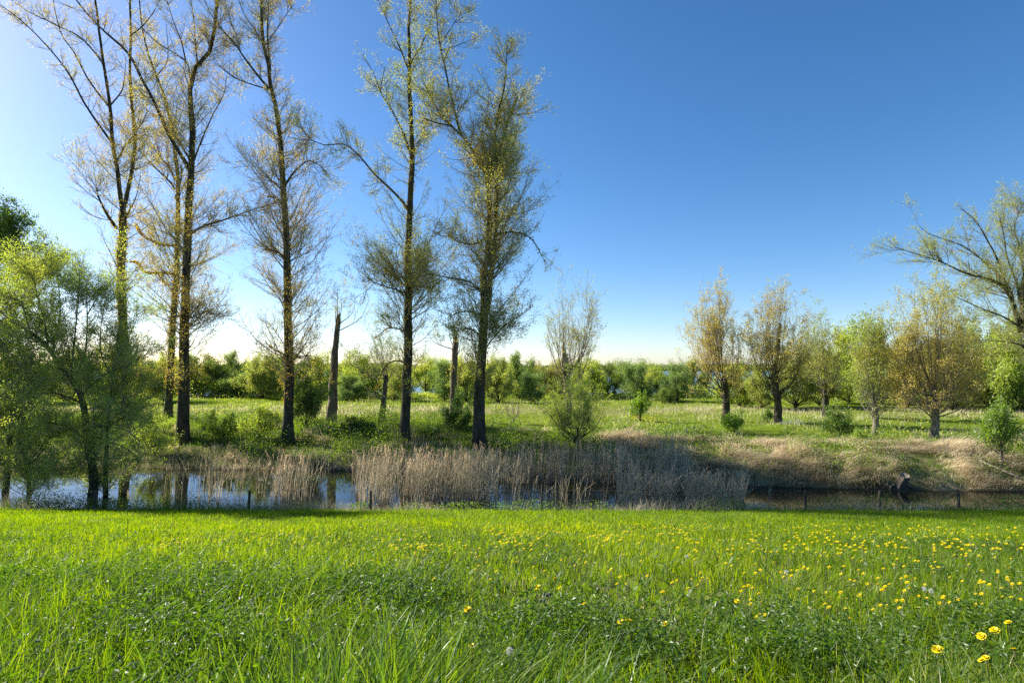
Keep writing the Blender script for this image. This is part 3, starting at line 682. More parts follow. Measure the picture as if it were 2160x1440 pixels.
# ------------------------------------------------------------------ willows at the near edge of the ditch (left)
WG = "leafy willows standing in the ditch"
def willow(label, Y, axl, n1, nleaf, ln=1.7, leaf='willow', lsize=.075, trop=.07, name="willow", laspect=.42, spread=.07):
    first = axl[0][0][0]; b = at(first[0], first[1], Y); base = np.array([b[0], Y, hz(b[0], Y)])
    ax = [trace(Y, l, a * .74, c, d) for l, a, c, d in axl]; ax[0][0][0][2] = base[2]
    return make_tree(name, label, "tree", base, ax, WG, bark='bark_willow', twig='twig', leaf=leaf, l1=(int(n1 * 1.25), .8, ln * 1.12, trop), l2=8, l3=3,
        nleaf=int(nleaf * 1.3), lsize=lsize * .95, laspect=laspect, spread=spread * .85, l1t=(.06, 1), up=.1, twig_r=.003, l3len=.4, flare=.2)
willow("leaning willow with a thick stem bending left and light green foliage", 24.4, [
    ([(195, 1046), (197, 1010), (190, 960), (185, 935), (176, 851), (157, 810), (124, 769), (97, 727), (64, 701), (22, 675)], .26, .05, 0),
    ([(165, 822), (161, 795), (180, 739), (184, 664), (180, 600)], .08, .015, .6), ([(155, 808), (150, 795), (157, 720), (165, 630), (168, 570)], .07, .012, -.6),
    ([(118, 762), (112, 731), (127, 664), (122, 590), (116, 560)], .07, .012, .8), ([(104, 737), (101, 727), (94, 682), (79, 626), (70, 575)], .06, .012, -.8),
    ([(64, 701), (50, 650), (40, 600), (42, 560)], .05, .012, .8), ([(170, 835), (220, 790), (270, 770), (310, 745)], .06, .01, -1),
    ([(178, 865), (230, 850), (262, 848), (292, 862)], .05, .01, 1), ([(185, 930), (140, 900), (100, 890), (60, 880)], .06, .01, -1.2),
    ([(180, 900), (230, 900), (270, 910), (300, 935)], .05, .01, -1.5), ([(176, 851), (120, 830), (70, 830), (20, 820)], .06, .01, 1),
    ([(184, 664), (210, 620), (235, 590), (250, 575)], .04, .01, .5), ([(22, 675), (-20, 640), (-60, 630)], .05, .01, 0)], 300, 52000, 1.35)
willow("upright willow stem rising between the leaning willow and the first poplar", 25.0, [
    ([(225, 1043), (222, 1010), (226, 935), (229, 870), (236, 814), (243, 760), (250, 700)], .15, .03, 0),
    ([(232, 850), (260, 800), (290, 760), (310, 720)], .05, .01, .6), ([(238, 800), (215, 750), (212, 700), (220, 640)], .05, .01, -.6),
    ([(228, 900), (260, 880), (290, 874), (308, 885)], .05, .01, -1), ([(226, 930), (255, 940), (285, 960), (298, 985)], .05, .01, -.8),
    ([(243, 765), (265, 720), (285, 680), (290, 650)], .04, .01, .8)], 120, 17000, 1.1)
willow("crooked dark willow stem low on the left, over the water", 24.2, [
    ([(62, 1047), (60, 997), (50, 947), (48, 900), (60, 850), (68, 800)], .13, .03, 0), ([(58, 985), (90, 950), (110, 910), (120, 870)], .06, .01, .8),
    ([(50, 950), (20, 900), (-10, 860)], .06, .01, -.8), ([(48, 905), (20, 850), (0, 800)], .05, .01, .8), ([(56, 970), (100, 990), (130, 1000)], .05, .01, -.5)], 130, 19000, 1.2)
willow("dark bushy willow cut by the left edge", 25.2, [
    ([(10, 1040), (18, 960), (25, 872), (20, 800), (0, 720), (-20, 640)], .18, .04, 0), ([(22, 900), (-30, 840), (-70, 790)], .07, .01, .8),
    ([(24, 870), (50, 800), (60, 740)], .06, .01, -.8), ([(14, 980), (-40, 940), (-90, 900)], .06, .01, .6), ([(16, 980), (-40, 980), (-80, 970)], .06, .01, -.6)], 170, 26000, 1.5, 'dark_leaf')
def left_back():
    Y = 29.5
    ax = [trace(Y, l, a, c, d) for l, a, c, d in [([(-30, 1000), (-32, 800), (-25, 700), (-30, 600), (-20, 520)], .3, .06, 0),
        ([(-25, 700), (10, 600), (35, 540), (60, 500)], .09, .02, .8), ([(-28, 640), (-5, 560), (10, 500), (15, 462)], .09, .02, -.8), ([(-26, 720), (40, 640), (80, 580), (108, 528)], .09, .02, 1),
        ([(-28, 600), (-50, 520), (-60, 470)], .08, .02, 1), ([(-30, 660), (-80, 600), (-130, 560)], .08, .02, -1), ([(-20, 530), (-8, 490), (-5, 455)], .06, .02, .5), ([(-28, 740), (30, 700), (70, 660)], .08, .02, -1.5)]]
    b = ax[0][0][0]; base = np.array([b[0], Y, hz(b[0], Y)]); ax[0][0][0][2] = base[2]
    make_tree("leafy_tree", "tall dense green tree rising behind the willows at the left edge", "tree", base, ax, None, bark='bark_willow', leaf='dark_leaf', l1=(170, .7, 1.7, .08), l2=7, l3=3, nleaf=30000, lsize=.1, l1t=(.3, 1), spread=.07)
left_back()

# ------------------------------------------------------------------ bushes and saplings on the far bank
def bush(name, label, px, py, top, half, leaf, nleaf, lsize, n=22, cat="bush", low=.5, trunk=.08, **kw):
    h = py - top
    return fan_tree(name, label, cat, px, py, py - trunk * h, top + .06 * h, py - .12 * h, half * .9, kw.pop('tr_px', 5), n, leaf,
        nleaf=nleaf, lsize=lsize, low=low, bark=kw.pop('bark', 'bark_willow'), **kw)
bush("hawthorn_bush", "dense dark green hawthorn bush between the slender poplar and the spiked snag", 645, 905, 775, 48, 'dark_leaf', 15000, .085, 34, spread=.09)
bush("bush", "dark green bush at the foot of the twin-stemmed poplar", 965, 908, 832, 44, 'dark_leaf', 9000, .08, 26)
bush("willow_shrub", "large vase-shaped willow shrub on the bank under the pale round-topped poplar", 1216, 938, 775, 74, 'willow', 17000, .085, 44, laspect=.3, low=.3, spread=.05)
bush("small_tree", "small bright yellow-green tree alone in the meadow", 1350, 886, 826, 25, 'bright_leaf', 3000, .11, 16, cat="tree", trunk=.25)
bush("sapling", "bright green leafy sapling at the foot of the golden poplar", 1546, 915, 862, 24, 'bright_leaf', 2600, .085, 14)
bush("sapling", "small dark bush beside the split-crowned poplar's trunk", 1620, 890, 862, 15, 'dark_leaf', 1600, .08, 10)
bush("bramble_bush", "low spreading green bush on the right bank left of the slim pale trunk", 1768, 922, 858, 42, 'dark_leaf', 5500, .085, 20, rnd_fn=lambda p: .35 + .65 * rng.random(len(p)))
bush("sapling", "tiny yellow-green sapling on the straw bank", 1815, 935, 902, 13, 'bright_leaf', 600, .075, 8)
bush("young_tree", "young tree with pale thin stem and large bright leaves on the right bank", 2112, 985, 838, 40, 'bright_leaf', 3800, .10, 20, cat="tree", trunk=.35, tr_px=7, bark='bark_pale', low=.5)
bush("bare_sapling", "bare grey sapling with no leaves between the big poplar and the willow shrub", 1084, 888, 838, 22, 'straw', 60, .04, 12, cat="sapling", twig='twig_pale', bark='bark_pale')
bush("bare_sapling", "pale dead twig standing in the shade on the right bank", 1992, 966, 918, 15, 'straw', 10, .03, 5, cat="sapling", twig='twig_pale', bark='bark_pale', l2=2, l3=1)
bush("bush", "yellow-green bush on the bank left of the slender poplar", 548, 925, 850, 48, 'shrub_yellow', 6500, .08, 24)
bush("bush", "low leafy bush at the left end of the far bank", 470, 922, 868, 50, 'dark_leaf', 6500, .075, 24, rnd_fn=lambda p: .3 + .7 * rng.random(len(p)))
bush("bush", "low dark bush right of the spiked snag", 752, 912, 880, 40, 'dark_leaf', 6000, .075, 22)
bush("bush", "spreading bush in front of the forked poplar behind the willows", 325, 960, 870, 48, 'willow', 7000, .07, 24)
bush("bush", "low bramble mound right of the arching poplar", 905, 925, 893, 34, 'dark_leaf', 4200, .075, 18)

# ------------------------------------------------------------------ shrubs across the meadow, at the lake shore
protos = {}
def proto(key, leaf, n, h, half, nleaf, ls, th=.06, low=.9, rz0=.05, lx=.5):
    base = np.zeros(3)
    ax = fan_axes(base, th * h, .012 * h + .02, n, h * (.5 + rz0 / 2), half, h * (.5 - rz0 / 2) * .95, half, .008 * h, low)
    axw = np.ones(n + 1); axw[0] = .05
    root = make_tree("shrub", "x", "shrub", base, ax, None, bark='bark_willow', leaf=leaf, axw=axw, l1=(n * 6, .6, .2 * h, .18), l2=4, l3=2, nleaf=int(nleaf * 2.0), lsize=ls, spread=.2, K=10, sides=6, l3len=.09 * h, l1t=(.2, 1), laspect=lx, twig_r=.006)
    protos[key] = [root, h, half, False]
proto('yellow', 'shrub_yellow', 26, 6.0, 2.8, 6500, .20)
proto('blue', 'shrub_blue', 26, 5.0, 2.4, 6500, .17, lx=.35)
proto('olive', 'shrub_olive', 28, 7.0, 3.4, 8000, .19)
proto('green', 'shrub_green', 26, 6.0, 3.2, 7000, .2)
proto('gold', 'shrub_gold', 26, 6.0, 2.8, 5500, .19)
proto('thin', 'willow', 14, 6.5, 2.0, 2600, .17, th=.3, rz0=.4)
MID = "shrubs along the lake shore"
MIDROWS = [  # photo x, base y, top y, width, kind, label
 (300, 850, 752, 70, 'gold', "golden shrub seen between the willows and the slim poplar"),
 (345, 846, 760, 60, 'yellow', "yellow-green shrub directly behind the slim yellow-leafed poplar"),
 (425, 836, 750, 72, 'gold', "golden shrub right of the thick dark poplar"),
 (478, 835, 752, 66, 'green', "mid-green shrub between the golden shrub and the grey-green one"),
 (504, 838, 788, 50, 'blue', "small round grey-green willow at the meadow's far edge, left of the slender poplar"),
 (552, 841, 752, 78, 'olive', "olive shrub just left of the slender poplar"),
 (625, 840, 756, 70, 'green', "green shrub hidden behind the hawthorn bush"),
 (672, 842, 757, 56, 'yellow', "yellow-green shrub between the hawthorn and the spiked snag"),
 (735, 846, 792, 52, 'blue', "low grey-green shrub right of the spiked snag"),
 (757, 838, 755, 66, 'yellow', "tall yellow-green shrub behind the thin leaning dead trunk"),
 (830, 846, 768, 66, 'olive', "olive shrub between the leaning dead trunk and the arching poplar"),
 (898, 835, 757, 46, 'thin', "thin open tree with the lake showing through its stems, right of the arching poplar"),
 (938, 846, 762, 60, 'blue', "pale grey-green shrub left of the flat-cut trunk"),
 (985, 848, 758, 60, 'olive', "olive shrub between the flat-cut trunk and the twin-stemmed poplar"),
 (1052, 850, 757, 56, 'olive', "olive shrub just right of the twin-stemmed poplar"),
 (1096, 842, 756, 64, 'green', "green shrub behind the bare grey sapling"),
 (1125, 850, 790, 52, 'blue', "round grey-green shrub left of the willow shrub"),
 (1168, 840, 760, 62, 'gold', "golden shrub left of the shattered stump"),
 (1240, 838, 766, 62, 'yellow', "yellow-green shrub right of the shattered stump"),
 (1296, 836, 774, 42, 'thin', "slender small tree standing against the open lake"),
 (1343, 845, 768, 62, 'blue', "tall grey-green shrub right of the open lake view"),
 (1388, 838, 775, 46, 'thin', "thin shrub with lake behind it, between two full grey-green shrubs"),
 (1428, 846, 768, 58, 'blue', "full grey-green shrub left of the golden poplar"),
 (1400, 848, 822, 40, 'green', "low dark green scrub below the grey-green shrubs"),
 (1560, 856, 776, 76, 'yellow', "yellow-green shrub right behind the golden poplar"),
 (1607, 860, 772, 70, 'olive', "olive shrub between the golden and the split-crowned poplar"),
 (1678, 860, 735, 84, 'olive', "tall olive shrub right behind the split-crowned poplar"),
 (1728, 856, 740, 70, 'gold', "rusty shrub behind the narrow green poplar"),
 (1790, 850, 700, 96, 'yellow', "tall yellow-green tree between the narrow poplar and the slim pale trunk"),
 (1860, 852, 690, 90, 'olive', "tall olive tree behind the slim pale trunk"),
 (1915, 860, 715, 90, 'gold', "rusty tree left of the broad rusty poplar's crown"),
 (2035, 862, 705, 110, 'gold', "rusty tree right of the broad rusty poplar"),
 (2085, 858, 690, 100, 'olive', "olive tree below the sweeping willow limbs"),
 (2135, 868, 720, 100, 'yellow', "yellow-green tree behind the big spreading willow"),
 (2180, 862, 680, 110, 'olive', "olive tree partly cut by the right edge"),
 (1975, 850, 735, 90, 'green', "green tree hidden behind the broad rusty poplar"),
 (2010, 866, 800, 60, 'olive', "low brown scrub under the rusty trees on the right"),
 (230, 850, 745, 80, 'yellow', "yellow-green shrub glimpsed through the willow foliage"),
 (150, 850, 740, 90, 'olive', "olive shrub behind the leaning willow"),
 (60, 850, 735, 100, 'green', "green shrub behind the dark left willows"),
]
BELT = "shrub merging into the unbroken belt along the lake shore"
for px in list(range(290, 1275, 46)) + [1330, 1356, 1432, 1458]:
    if 862 < px < 932: continue
    MIDROWS.append((px + rng.uniform(-12, 12), 833 + rng.uniform(-2, 3), 762 + rng.uniform(-6, 12), 62 + rng.uniform(0, 26), ['green', 'yellow', 'blue', 'green', 'olive'][rng.integers(5)], BELT))
for i, (px, by, ty, wpx, key, lab) in enumerate(MIDROWS):
    root, h, half, used = protos[key]
    p = hit(px, by); k = p[1] / FPX
    sc = np.array([wpx * k / 2 / half * 1.45, wpx * k / 2 / half * 1.3, (by - ty) * k / h * 1.08])
    if not used:
        o = root; o.location = p; o.scale = sc; o.rotation_euler = (0, 0, rng.uniform(0, 6.28)); protos[key][3] = True; o['label'] = lab; o['group'] = MID
    else: copy_tree(root, p, lab, sc, rng.uniform(0, 6.28), MID)

def shore_scrub():
    b = Buf(); n = 42000; x = rng.uniform(-75, 85, n); y = 79 + 8 * rng.random(n); px = 1080 + x / y * FPX
    gap = ((px > 868) & (px < 925)) | ((px > 1272) & (px < 1322)) | ((px > 1376) & (px < 1408)); g = fbm(x, y * .5, .16, 95)
    top = np.where(gap, .6, 1.0 + 4.6 * np.clip(g - .3, 0, .6)); z = height(x, y) + top * rng.random(n) ** 1.2
    leaves(b, np.stack([x, y, z], -1), .22, 0, np.clip(.6 * vnoise(x, y, .3, 97) + .4 * rng.random(n), 0, 1), .6)
    tag(b.build("shore_undergrowth", 'shrub_yellow'), kind='stuff')
shore_scrub()

# far wood across the lake: reads as one mass
def far_wood():
    b = Buf(); n = 15000
    x = rng.uniform(-1500, 1500, n); y = rng.uniform(912, 1040, n)
    hgt = 3 + 9 * fbm(x, x * 0, .02, 2) ** 1.6 + 5.0 * rng.random(n) ** 3
    c = np.stack([x, y, hgt * 0], -1); m = 26
    pos = np.repeat(c, m, 0); hh = np.repeat(hgt, m); u = rng.random(n * m) ** .8
    wid = 4.2 * np.sqrt(np.clip(1 - (2 * u - 1) ** 2, .1, 1))
    a = rng.uniform(0, 6.28, n * m); q = np.sqrt(rng.random(n * m)) * wid
    pos = pos + np.stack([q * np.cos(a), q * np.sin(a), 1 + u * (hh - 1)], -1)
    leaves(b, pos, 2.6, 0, np.clip(np.repeat(rng.random(n), m) * .7 + .3 * rng.random(n * m), 0, 1), .8)
    tag(b.build("far_woods", 'far_leaf'), kind='stuff')
far_wood()

# ------------------------------------------------------------------ stump, branches, logs, fence
def stump():
    p = hit(1897, 1026); d = np.array([.30, -.28, .86]); d /= np.linalg.norm(d)
    root = empty("tree_stump", p, "short weathered stump tilting over the water at the right bank's foot", "stump")
    side = nrm(np.cross(d, [0, 1, 0])); fw = np.cross(side, d); n = 18; a = np.arange(n) * 2 * np.pi / n
    flute = 1 + .10 * np.sin(5 * a + .6) + .05 * rng.standard_normal(n)
    def ring(t, r, slant=0.0): return p + np.outer(np.full(n, t) + slant * np.cos(a - 2.6), d) + (np.outer(np.cos(a), side) + np.outer(np.sin(a), fw)) * (r * flute)[:, None]
    rows = [ring(-.35, .30), ring(-.05, .25), ring(.15, .215), ring(.36, .205), ring(.54, .20, .08)]
    b = Buf(); V = np.concatenate(rows); i = np.arange(n); q = np.concatenate([np.stack([k * n + i, k * n + (i + 1) % n, (k + 1) * n + (i + 1) % n, (k + 1) * n + i], -1) for k in range(4)])
    b.add(V, [q], None, 0, False); b.build("bark_side", 'snag', root, p)
    b = Buf(); rim = ring(.535, .19, .08); mid = ring(.47, .08, .04); b.add(np.concatenate([rim, mid]), [np.stack([i, (i + 1) % n, n + (i + 1) % n, n + i], -1), (n + i)[None, :]]); b.build("cut_face", 'twig', root, p)
    for k in range(4):
        w = k * 1.5 + .4; q0 = p + d * .02 + .25 * np.array([math.cos(w), -.3 * abs(math.sin(w)), 0]); b = Buf()
        tubes(b, np.array([[q0, q0 + .2 * np.array([math.cos(w), -.3, -.2]), q0 + .42 * np.array([math.cos(w), -.45, -.75])]]), np.array([[.08, .055, .02]]), 7); b.build("root", 'snag', root, p)
stump()
def stick(name, label, cat, pix, r0, r1, mat, lift=.12, forks=()):
    pts = np.array([hit(*q) + np.array([0, 0, lift]) for q in pix]); root = empty(name, pts[0], label, cat)
    b = Buf(); tubes(b, resample(pts, 16)[None], np.linspace(r0, r1, 16)[None], 7, 0, rough=.06); b.build("main_stem", mat, root, pts[0])
    for f in forks:
        i, d, L = f; s = resample(pts, 16)[i]; d = np.array(d, float); d /= np.linalg.norm(d)
        b = Buf(); tubes(b, np.array([[s, s + d * L * .5 + [0, 0, .03], s + d * L]]), np.array([[r1 * 1.2, r1, .008]]), 5); b.build("side_branch", mat, root, pts[0])
stick("fallen_branch", "long pale fallen branch lying down the right bank to the water", "branch", [(1980, 952), (2019, 965), (2059, 973), (2074, 988), (2111, 1004), (2157, 1026)], .035, .055, 'bark_pale', .3, [(8, (-.2, -.6, -.7), .7), (5, (.6, .3, .5), .6)])
stick("log", "short weathered log half sunk in dead grass on the right bank", "log", [(1640, 970), (1672, 977), (1699, 988)], .10, .09, 'snag', .1)
stick("fallen_branch", "small pale stick lying on the dark bank left of the arching poplar", "branch", [(786, 936), (797, 941), (808, 948)], .03, .02, 'raw', .22, [(9, (.7, .2, .3), .5)])

def fence():
    xs_ = [212, 372, 531, 660, 785, 960, 1141, 1330, 1510, 1692, 1845, 2012, 2190]
    shown = [212, 531, 785, 1141, 1692, 1845, 2012]
    Y = 21.15; pos = []
    root = empty("wire_fence", (0, Y, hz(0, Y)), "low fence of weathered wooden posts with thin wires along the ditch", "fence"); o0 = np.array([0, Y, hz(0, Y)])
    for px in shown:
        x = (px - 1080) / FPX * Y + 0; z = hz(x, Y); h = .74 if px != 1141 else .95; r = .048 if px != 1141 else .04
        tl = rng.normal(0, .03, 2); P = np.array([[x, Y, z - .3], [x + tl[0] * .5, Y + tl[1] * .5, z + h * .5], [x + tl[0], Y + tl[1], z + h], [x + tl[0], Y + tl[1], z + h + .015]])
        b = Buf(); tubes(b, P[None], np.array([[r, r, r * .96, r * .7]]), 8, 0, rough=.04); b.build("post", 'post', root, o0); pos.append((x + tl[0], Y - r, z))
    for hh in (.78, .42):
        pts = []
        for i, (x, y, z) in enumerate(pos):
            pts.append((x, y, z + hh))
            if i < len(pos) - 1: x2, y2, z2 = pos[i + 1]; pts.append(((x + x2) / 2, y, (z + z2) / 2 + hh - .05))
        pts = np.array([(-30, Y, hz(-30, Y) + hh)] + pts + [(32, Y, hz(32, Y) + hh)])
        b = Buf(); tubes(b, resample(pts, 60)[None], np.full((1, 60), .004), 4); b.build("wire", 'wire', root, o0)
fence()

# ------------------------------------------------------------------ reeds
def reed_bed(name, n, sampler, h, lean=.12, plumes=.5, mat=('reed', 'plume'), leafy=1):
    b = Buf(); x, y = sampler(n); n = len(x); z = np.maximum(height(x, y), -.25); pos = np.stack([x, y, z], -1)
    hh = h * rng.uniform(.72, 1.1, n) * (0.8 + .4 * vnoise(x, y, .8, 12)); ln = rng.normal(0, lean, (n, 2)) * np.where(rng.random((n, 1)) < .16, 4.5, 1.0) + np.array([.05, 0])
    K = 4; t = np.linspace(0, 1, K); P = pos[:, None, :] + np.concatenate([ln[:, None, :] * (hh[:, None] * t ** 1.6)[..., None], (hh[:, None] * t)[..., None]], -1)
    rv = np.clip(.6 * vnoise(x, y, .7, 8) + .4 * rng.random(n), 0, 1)
    tubes(b, P, np.repeat(np.array([[.0085, .0075, .006, .004]]), n, 0), 3, 0, rv, cap=False)
    idx = np.repeat(np.arange(n), leafy); tl = rng.uniform(.15, .85, len(idx)); pl = pos[idx] + np.concatenate([ln[idx] * (hh[idx] * tl ** 1.6)[:, None], (hh[idx] * tl)[:, None]], -1)
    blades(b, pl, rng.uniform(.25, .5, len(idx)), .014, rng.normal(0, .5, (len(idx), 2)), rng.random(len(idx)), 0, 2)
    sel = np.where(rng.random(n) < plumes)[0]; m = 9
    tip = P[sel, -1][:, None, :] + np.concatenate([ln[sel][:, None, :] * np.linspace(-.05, .25, m)[None, :, None], np.broadcast_to(np.linspace(-.12, .12, m)[None, :, None], (len(sel), m, 1))], -1)
    d = np.stack([rng.normal(.25, .35, len(sel) * m), rng.normal(0, .35, len(sel) * m), rng.uniform(.5, 1.1, len(sel) * m)], -1)
    leaves(b, tip.reshape(-1, 3), .10, 1, np.repeat(rng.random(len(sel)), m), .22, dirs=d)
    return tag(b.build(name, list(mat)), kind='stuff')
def px_sampler(lst):
    """Photo spans (x0, x1, depth0, depth1, weight)."""
    w = np.array([a[4] for a in lst], float); w /= w.sum()
    def f(n):
        i = rng.choice(len(lst), n, p=w); a = np.array([l[:4] for l in lst])[i]
        Y = rng.uniform(a[:, 2], a[:, 3]); px = a[:, 0] + (a[:, 1] - a[:, 0]) * rng.beta(1.3, 1.3, n)
        cl = (vnoise(px, Y, .035, 21) - .5) * 26
        keep = vnoise(px, Y * 12, .028, 27) > .36; px, cl, Y = px[keep], cl[keep], Y[keep]
        return (px + cl - 1080) / FPX * Y, Y
    return f
reed_bed("tall_reeds", 1550, px_sampler([(735, 1050, 23.2, 26.0, 1.0), (880, 1040, 23.2, 26.2, .4), (545, 665, 23.6, 26.6, .24), (335, 540, 23.4, 25.2, .11)]), 1.95, .07, .28)
reed_bed("shaded_reeds", 1600, px_sampler([(1040, 1480, 27.0, 28.9, 1.0), (1300, 1540, 25.6, 27.2, .35), (640, 1000, 28.6, 30.6, .25)]), 1.65, .07, .10)
reed_bed("front_reeds", 1250, px_sampler([(1310, 1570, 22.9, 25.2, 1.0), (1060, 1300, 22.6, 23.0, .05), (1500, 1640, 22.8, 24.6, .2)]), 1.35, .13, .15)

# ------------------------------------------------------------------ grass
def wedge(n, y0, y1, power, pad=3.0, slope=.95):
    y = y0 + (y1 - y0) * rng.random(n) ** power
    return rng.uniform(-1, 1, n) * (slope * y + pad), y

def meadow():
    b = Buf(); n = 270000
    x, y = wedge(n, 1.3, 21.4, 1.42); z = height(x, y); pos = np.stack([x, y, z - .01], -1)
    c1 = fbm(x, y, .7, 31); c2 = fbm(x, y, .17, 33); c3 = vnoise(x, y, 2.6, 35)
    kp = ~((y < 5) & (x < .3 * y) & (fbm(x, y, 1.3, 39) > .47) & (rng.random(n) < .6)); x, y, z, pos, c1, c2, c3 = x[kp], y[kp], z[kp], pos[kp], c1[kp], c2[kp], c3[kp]; n = len(x)
    left = np.clip((-x - .15 * y) / 3 + .3, 0, 1) * np.clip((9 - y) / 4, 0, 1)
    h = (.05 + .13 * c1 + .07 * c3 + .10 * left) * rng.uniform(.45, 1.4, n) * np.interp(y, [1, 4, 9, 18, 20.5, 21.4], [1.6, 1.25, .95, .65, .75, 1.0])
    w = .0058 * (np.maximum(y, 2) / 2.6) ** .5 * rng.uniform(.5, 1.5, n)
    tuft = np.stack([vnoise(x, y, 1.3, 37) - .5, vnoise(x, y, 1.3, 38) - .5], -1) * 1.1
    ln = rng.normal(0, .33, (n, 2)) + tuft + np.array([.16, -.02])
    rv = np.clip(.08 + .42 * c2 + .3 * c1 + .12 * c3 + rng.normal(0, .17, n) - .2 * left, 0, 1)
    blades(b, pos, h, w, ln, rv, 0, 3)
    return tag(b.build("meadow_grass", 'grass'), kind='stuff')
meadow()
def long_blades():
    b = Buf(); n = 5200
    x, y = wedge(n, 1.2, 8.5, 1.3, 1.5); keep = rng.random(n) < np.clip(.25 + 1.3 * (fbm(x, y, .6, 41) - .4) + np.clip(-x * .18, -.1, .4), .03, 1)
    x, y = x[keep], y[keep]; n = len(x); pos = np.stack([x, y, height(x, y)], -1)
    blades(b, pos, rng.uniform(.16, .40, n), rng.uniform(.006, .013, n), rng.normal(0, .45, (n, 2)) + [.22, 0], rng.random(n), 0, 6)
    q = 9000; y = 1.5 + 4.0 * rng.random(q) ** 1.2; x = .55 - 1.6 * y * rng.random(q) ** .85; k = (fbm(x, y, .9, 43) > .42) & (x > -.98 * y - .6); x, y = x[k], y[k]; q = len(x)
    tf = np.stack([vnoise(x, y, 1.1, 45) - .35, vnoise(x, y, 1.1, 46) - .5], -1) * 1.2
    blades(b, np.stack([x, y, height(x, y)], -1), rng.uniform(.22, .5, q) * (.45 + .95 * vnoise(x, y, 1.6, 47)), rng.uniform(.006, .0135, q), rng.normal(0, .3, (q, 2)) + tf, rng.random(q), 0, 6)
    q = 1500; x = rng.uniform(.6, 2.6, q); y = rng.uniform(1.7, 3.0, q); k = x / y > .45 + .2 * rng.random(q); x, y = x[k], y[k]; q = len(x)
    blades(b, np.stack([x, y, height(x, y)], -1), rng.uniform(.14, .34, q), rng.uniform(.004, .009, q), rng.normal(0, .6, (q, 2)) + [-.2, 0], rng.random(q), 1, 6)
    return tag(b.build("long_grass", ['long_grass', 'pale_grass']), kind='stuff')
long_blades()
def herbs():
    """Low broad-leaved plants among the grass (whorls of small leaves on weak stems)."""
    b = Buf(); ns = 9500
    x, y = wedge(ns, 1.2, 10.5, 1.35, 1.5)
    f = fbm(x, y, .55, 51) + .16 * np.clip(-x / (.6 * y), -.2, 1)
    k = (f > .55) | (rng.random(ns) < .06); x, y = x[k], y[k]
    for cx, cy, rx_, ry_, q in [(-3.6, 4.5, 1.7, .9, 4200), (-1.1, 4.7, .55, .5, 700), (1.55, 3.1, .35, .3, 260), (-2.2, 3.3, .8, .4, 700), (.35, 3.6, .5, .4, 380), (3.2, 3.8, .7, .3, 260)]:
        x = np.concatenate([x, cx + rx_ * rng.normal(0, .6, q)]); y = np.concatenate([y, np.maximum(cy + ry_ * rng.normal(0, .6, q), 1.3)])
    ns = len(x)
    hh = rng.uniform(.08, .32, ns) * np.interp(y, [1, 6, 11], [1, .9, .6]); ln = rng.normal(0, .4, (ns, 2)) + [.1, 0]
    base = np.stack([x, y, height(x, y)], -1); m = 16
    t = rng.uniform(.1, 1, (ns, m)); P = base[:, None, :] + np.concatenate([ln[:, None, :] * (hh[:, None] * t ** 2)[..., None], (hh[:, None] * t)[..., None]], -1)
    d = np.concatenate([rng.standard_normal((ns, m, 2)), rng.uniform(-.1, .7, (ns, m, 1))], -1)
    leaves(b, P.reshape(-1, 3), rng.uniform(.016, .042, ns * m), 0, np.clip(np.repeat(rng.random(ns), m) * .6 + .4 * rng.random(ns * m), 0, 1), .45, dirs=d.reshape(-1, 3))
    tt = np.linspace(0, 1, 4); Q = base[:, None, :] + np.concatenate([ln[:, None, :] * (hh[:, None] * tt ** 2)[..., None], (hh[:, None] * tt)[..., None]], -1)
    tubes(b, Q, np.full((ns, 4), .0011), 3, 0, rng.random(ns), cap=False)
    q = 420; x, y = wedge(q, 1.3, 7.5, 1.2, 1.0); p = np.stack([x, y, height(x, y) + .02], -1); p = np.repeat(p, 4, 0) + .02 * rng.standard_normal((q * 4, 3)) * [1, 1, 0]
    a = rng.uniform(0, 6.28, q * 4); blades(b, p, rng.uniform(.12, .26, q * 4), rng.uniform(.02, .042, q * 4), np.stack([np.cos(a), np.sin(a)], -1) * rng.uniform(.5, 1.2, (q * 4, 1)), .5 + .5 * rng.random(q * 4), 0, 5, face=a + 1.57)
    q = 9000; x, y = wedge(q, 1.2, 9, 1.3, 1.0); blades(b, np.stack([x, y, height(x, y)], -1), rng.uniform(.06, .2, q), .004, rng.normal(0, .8, (q, 2)), rng.random(q), 1, 3)
    return tag(b.build("meadow_herbs", ['herb', 'straw']), kind='stuff')
herbs()

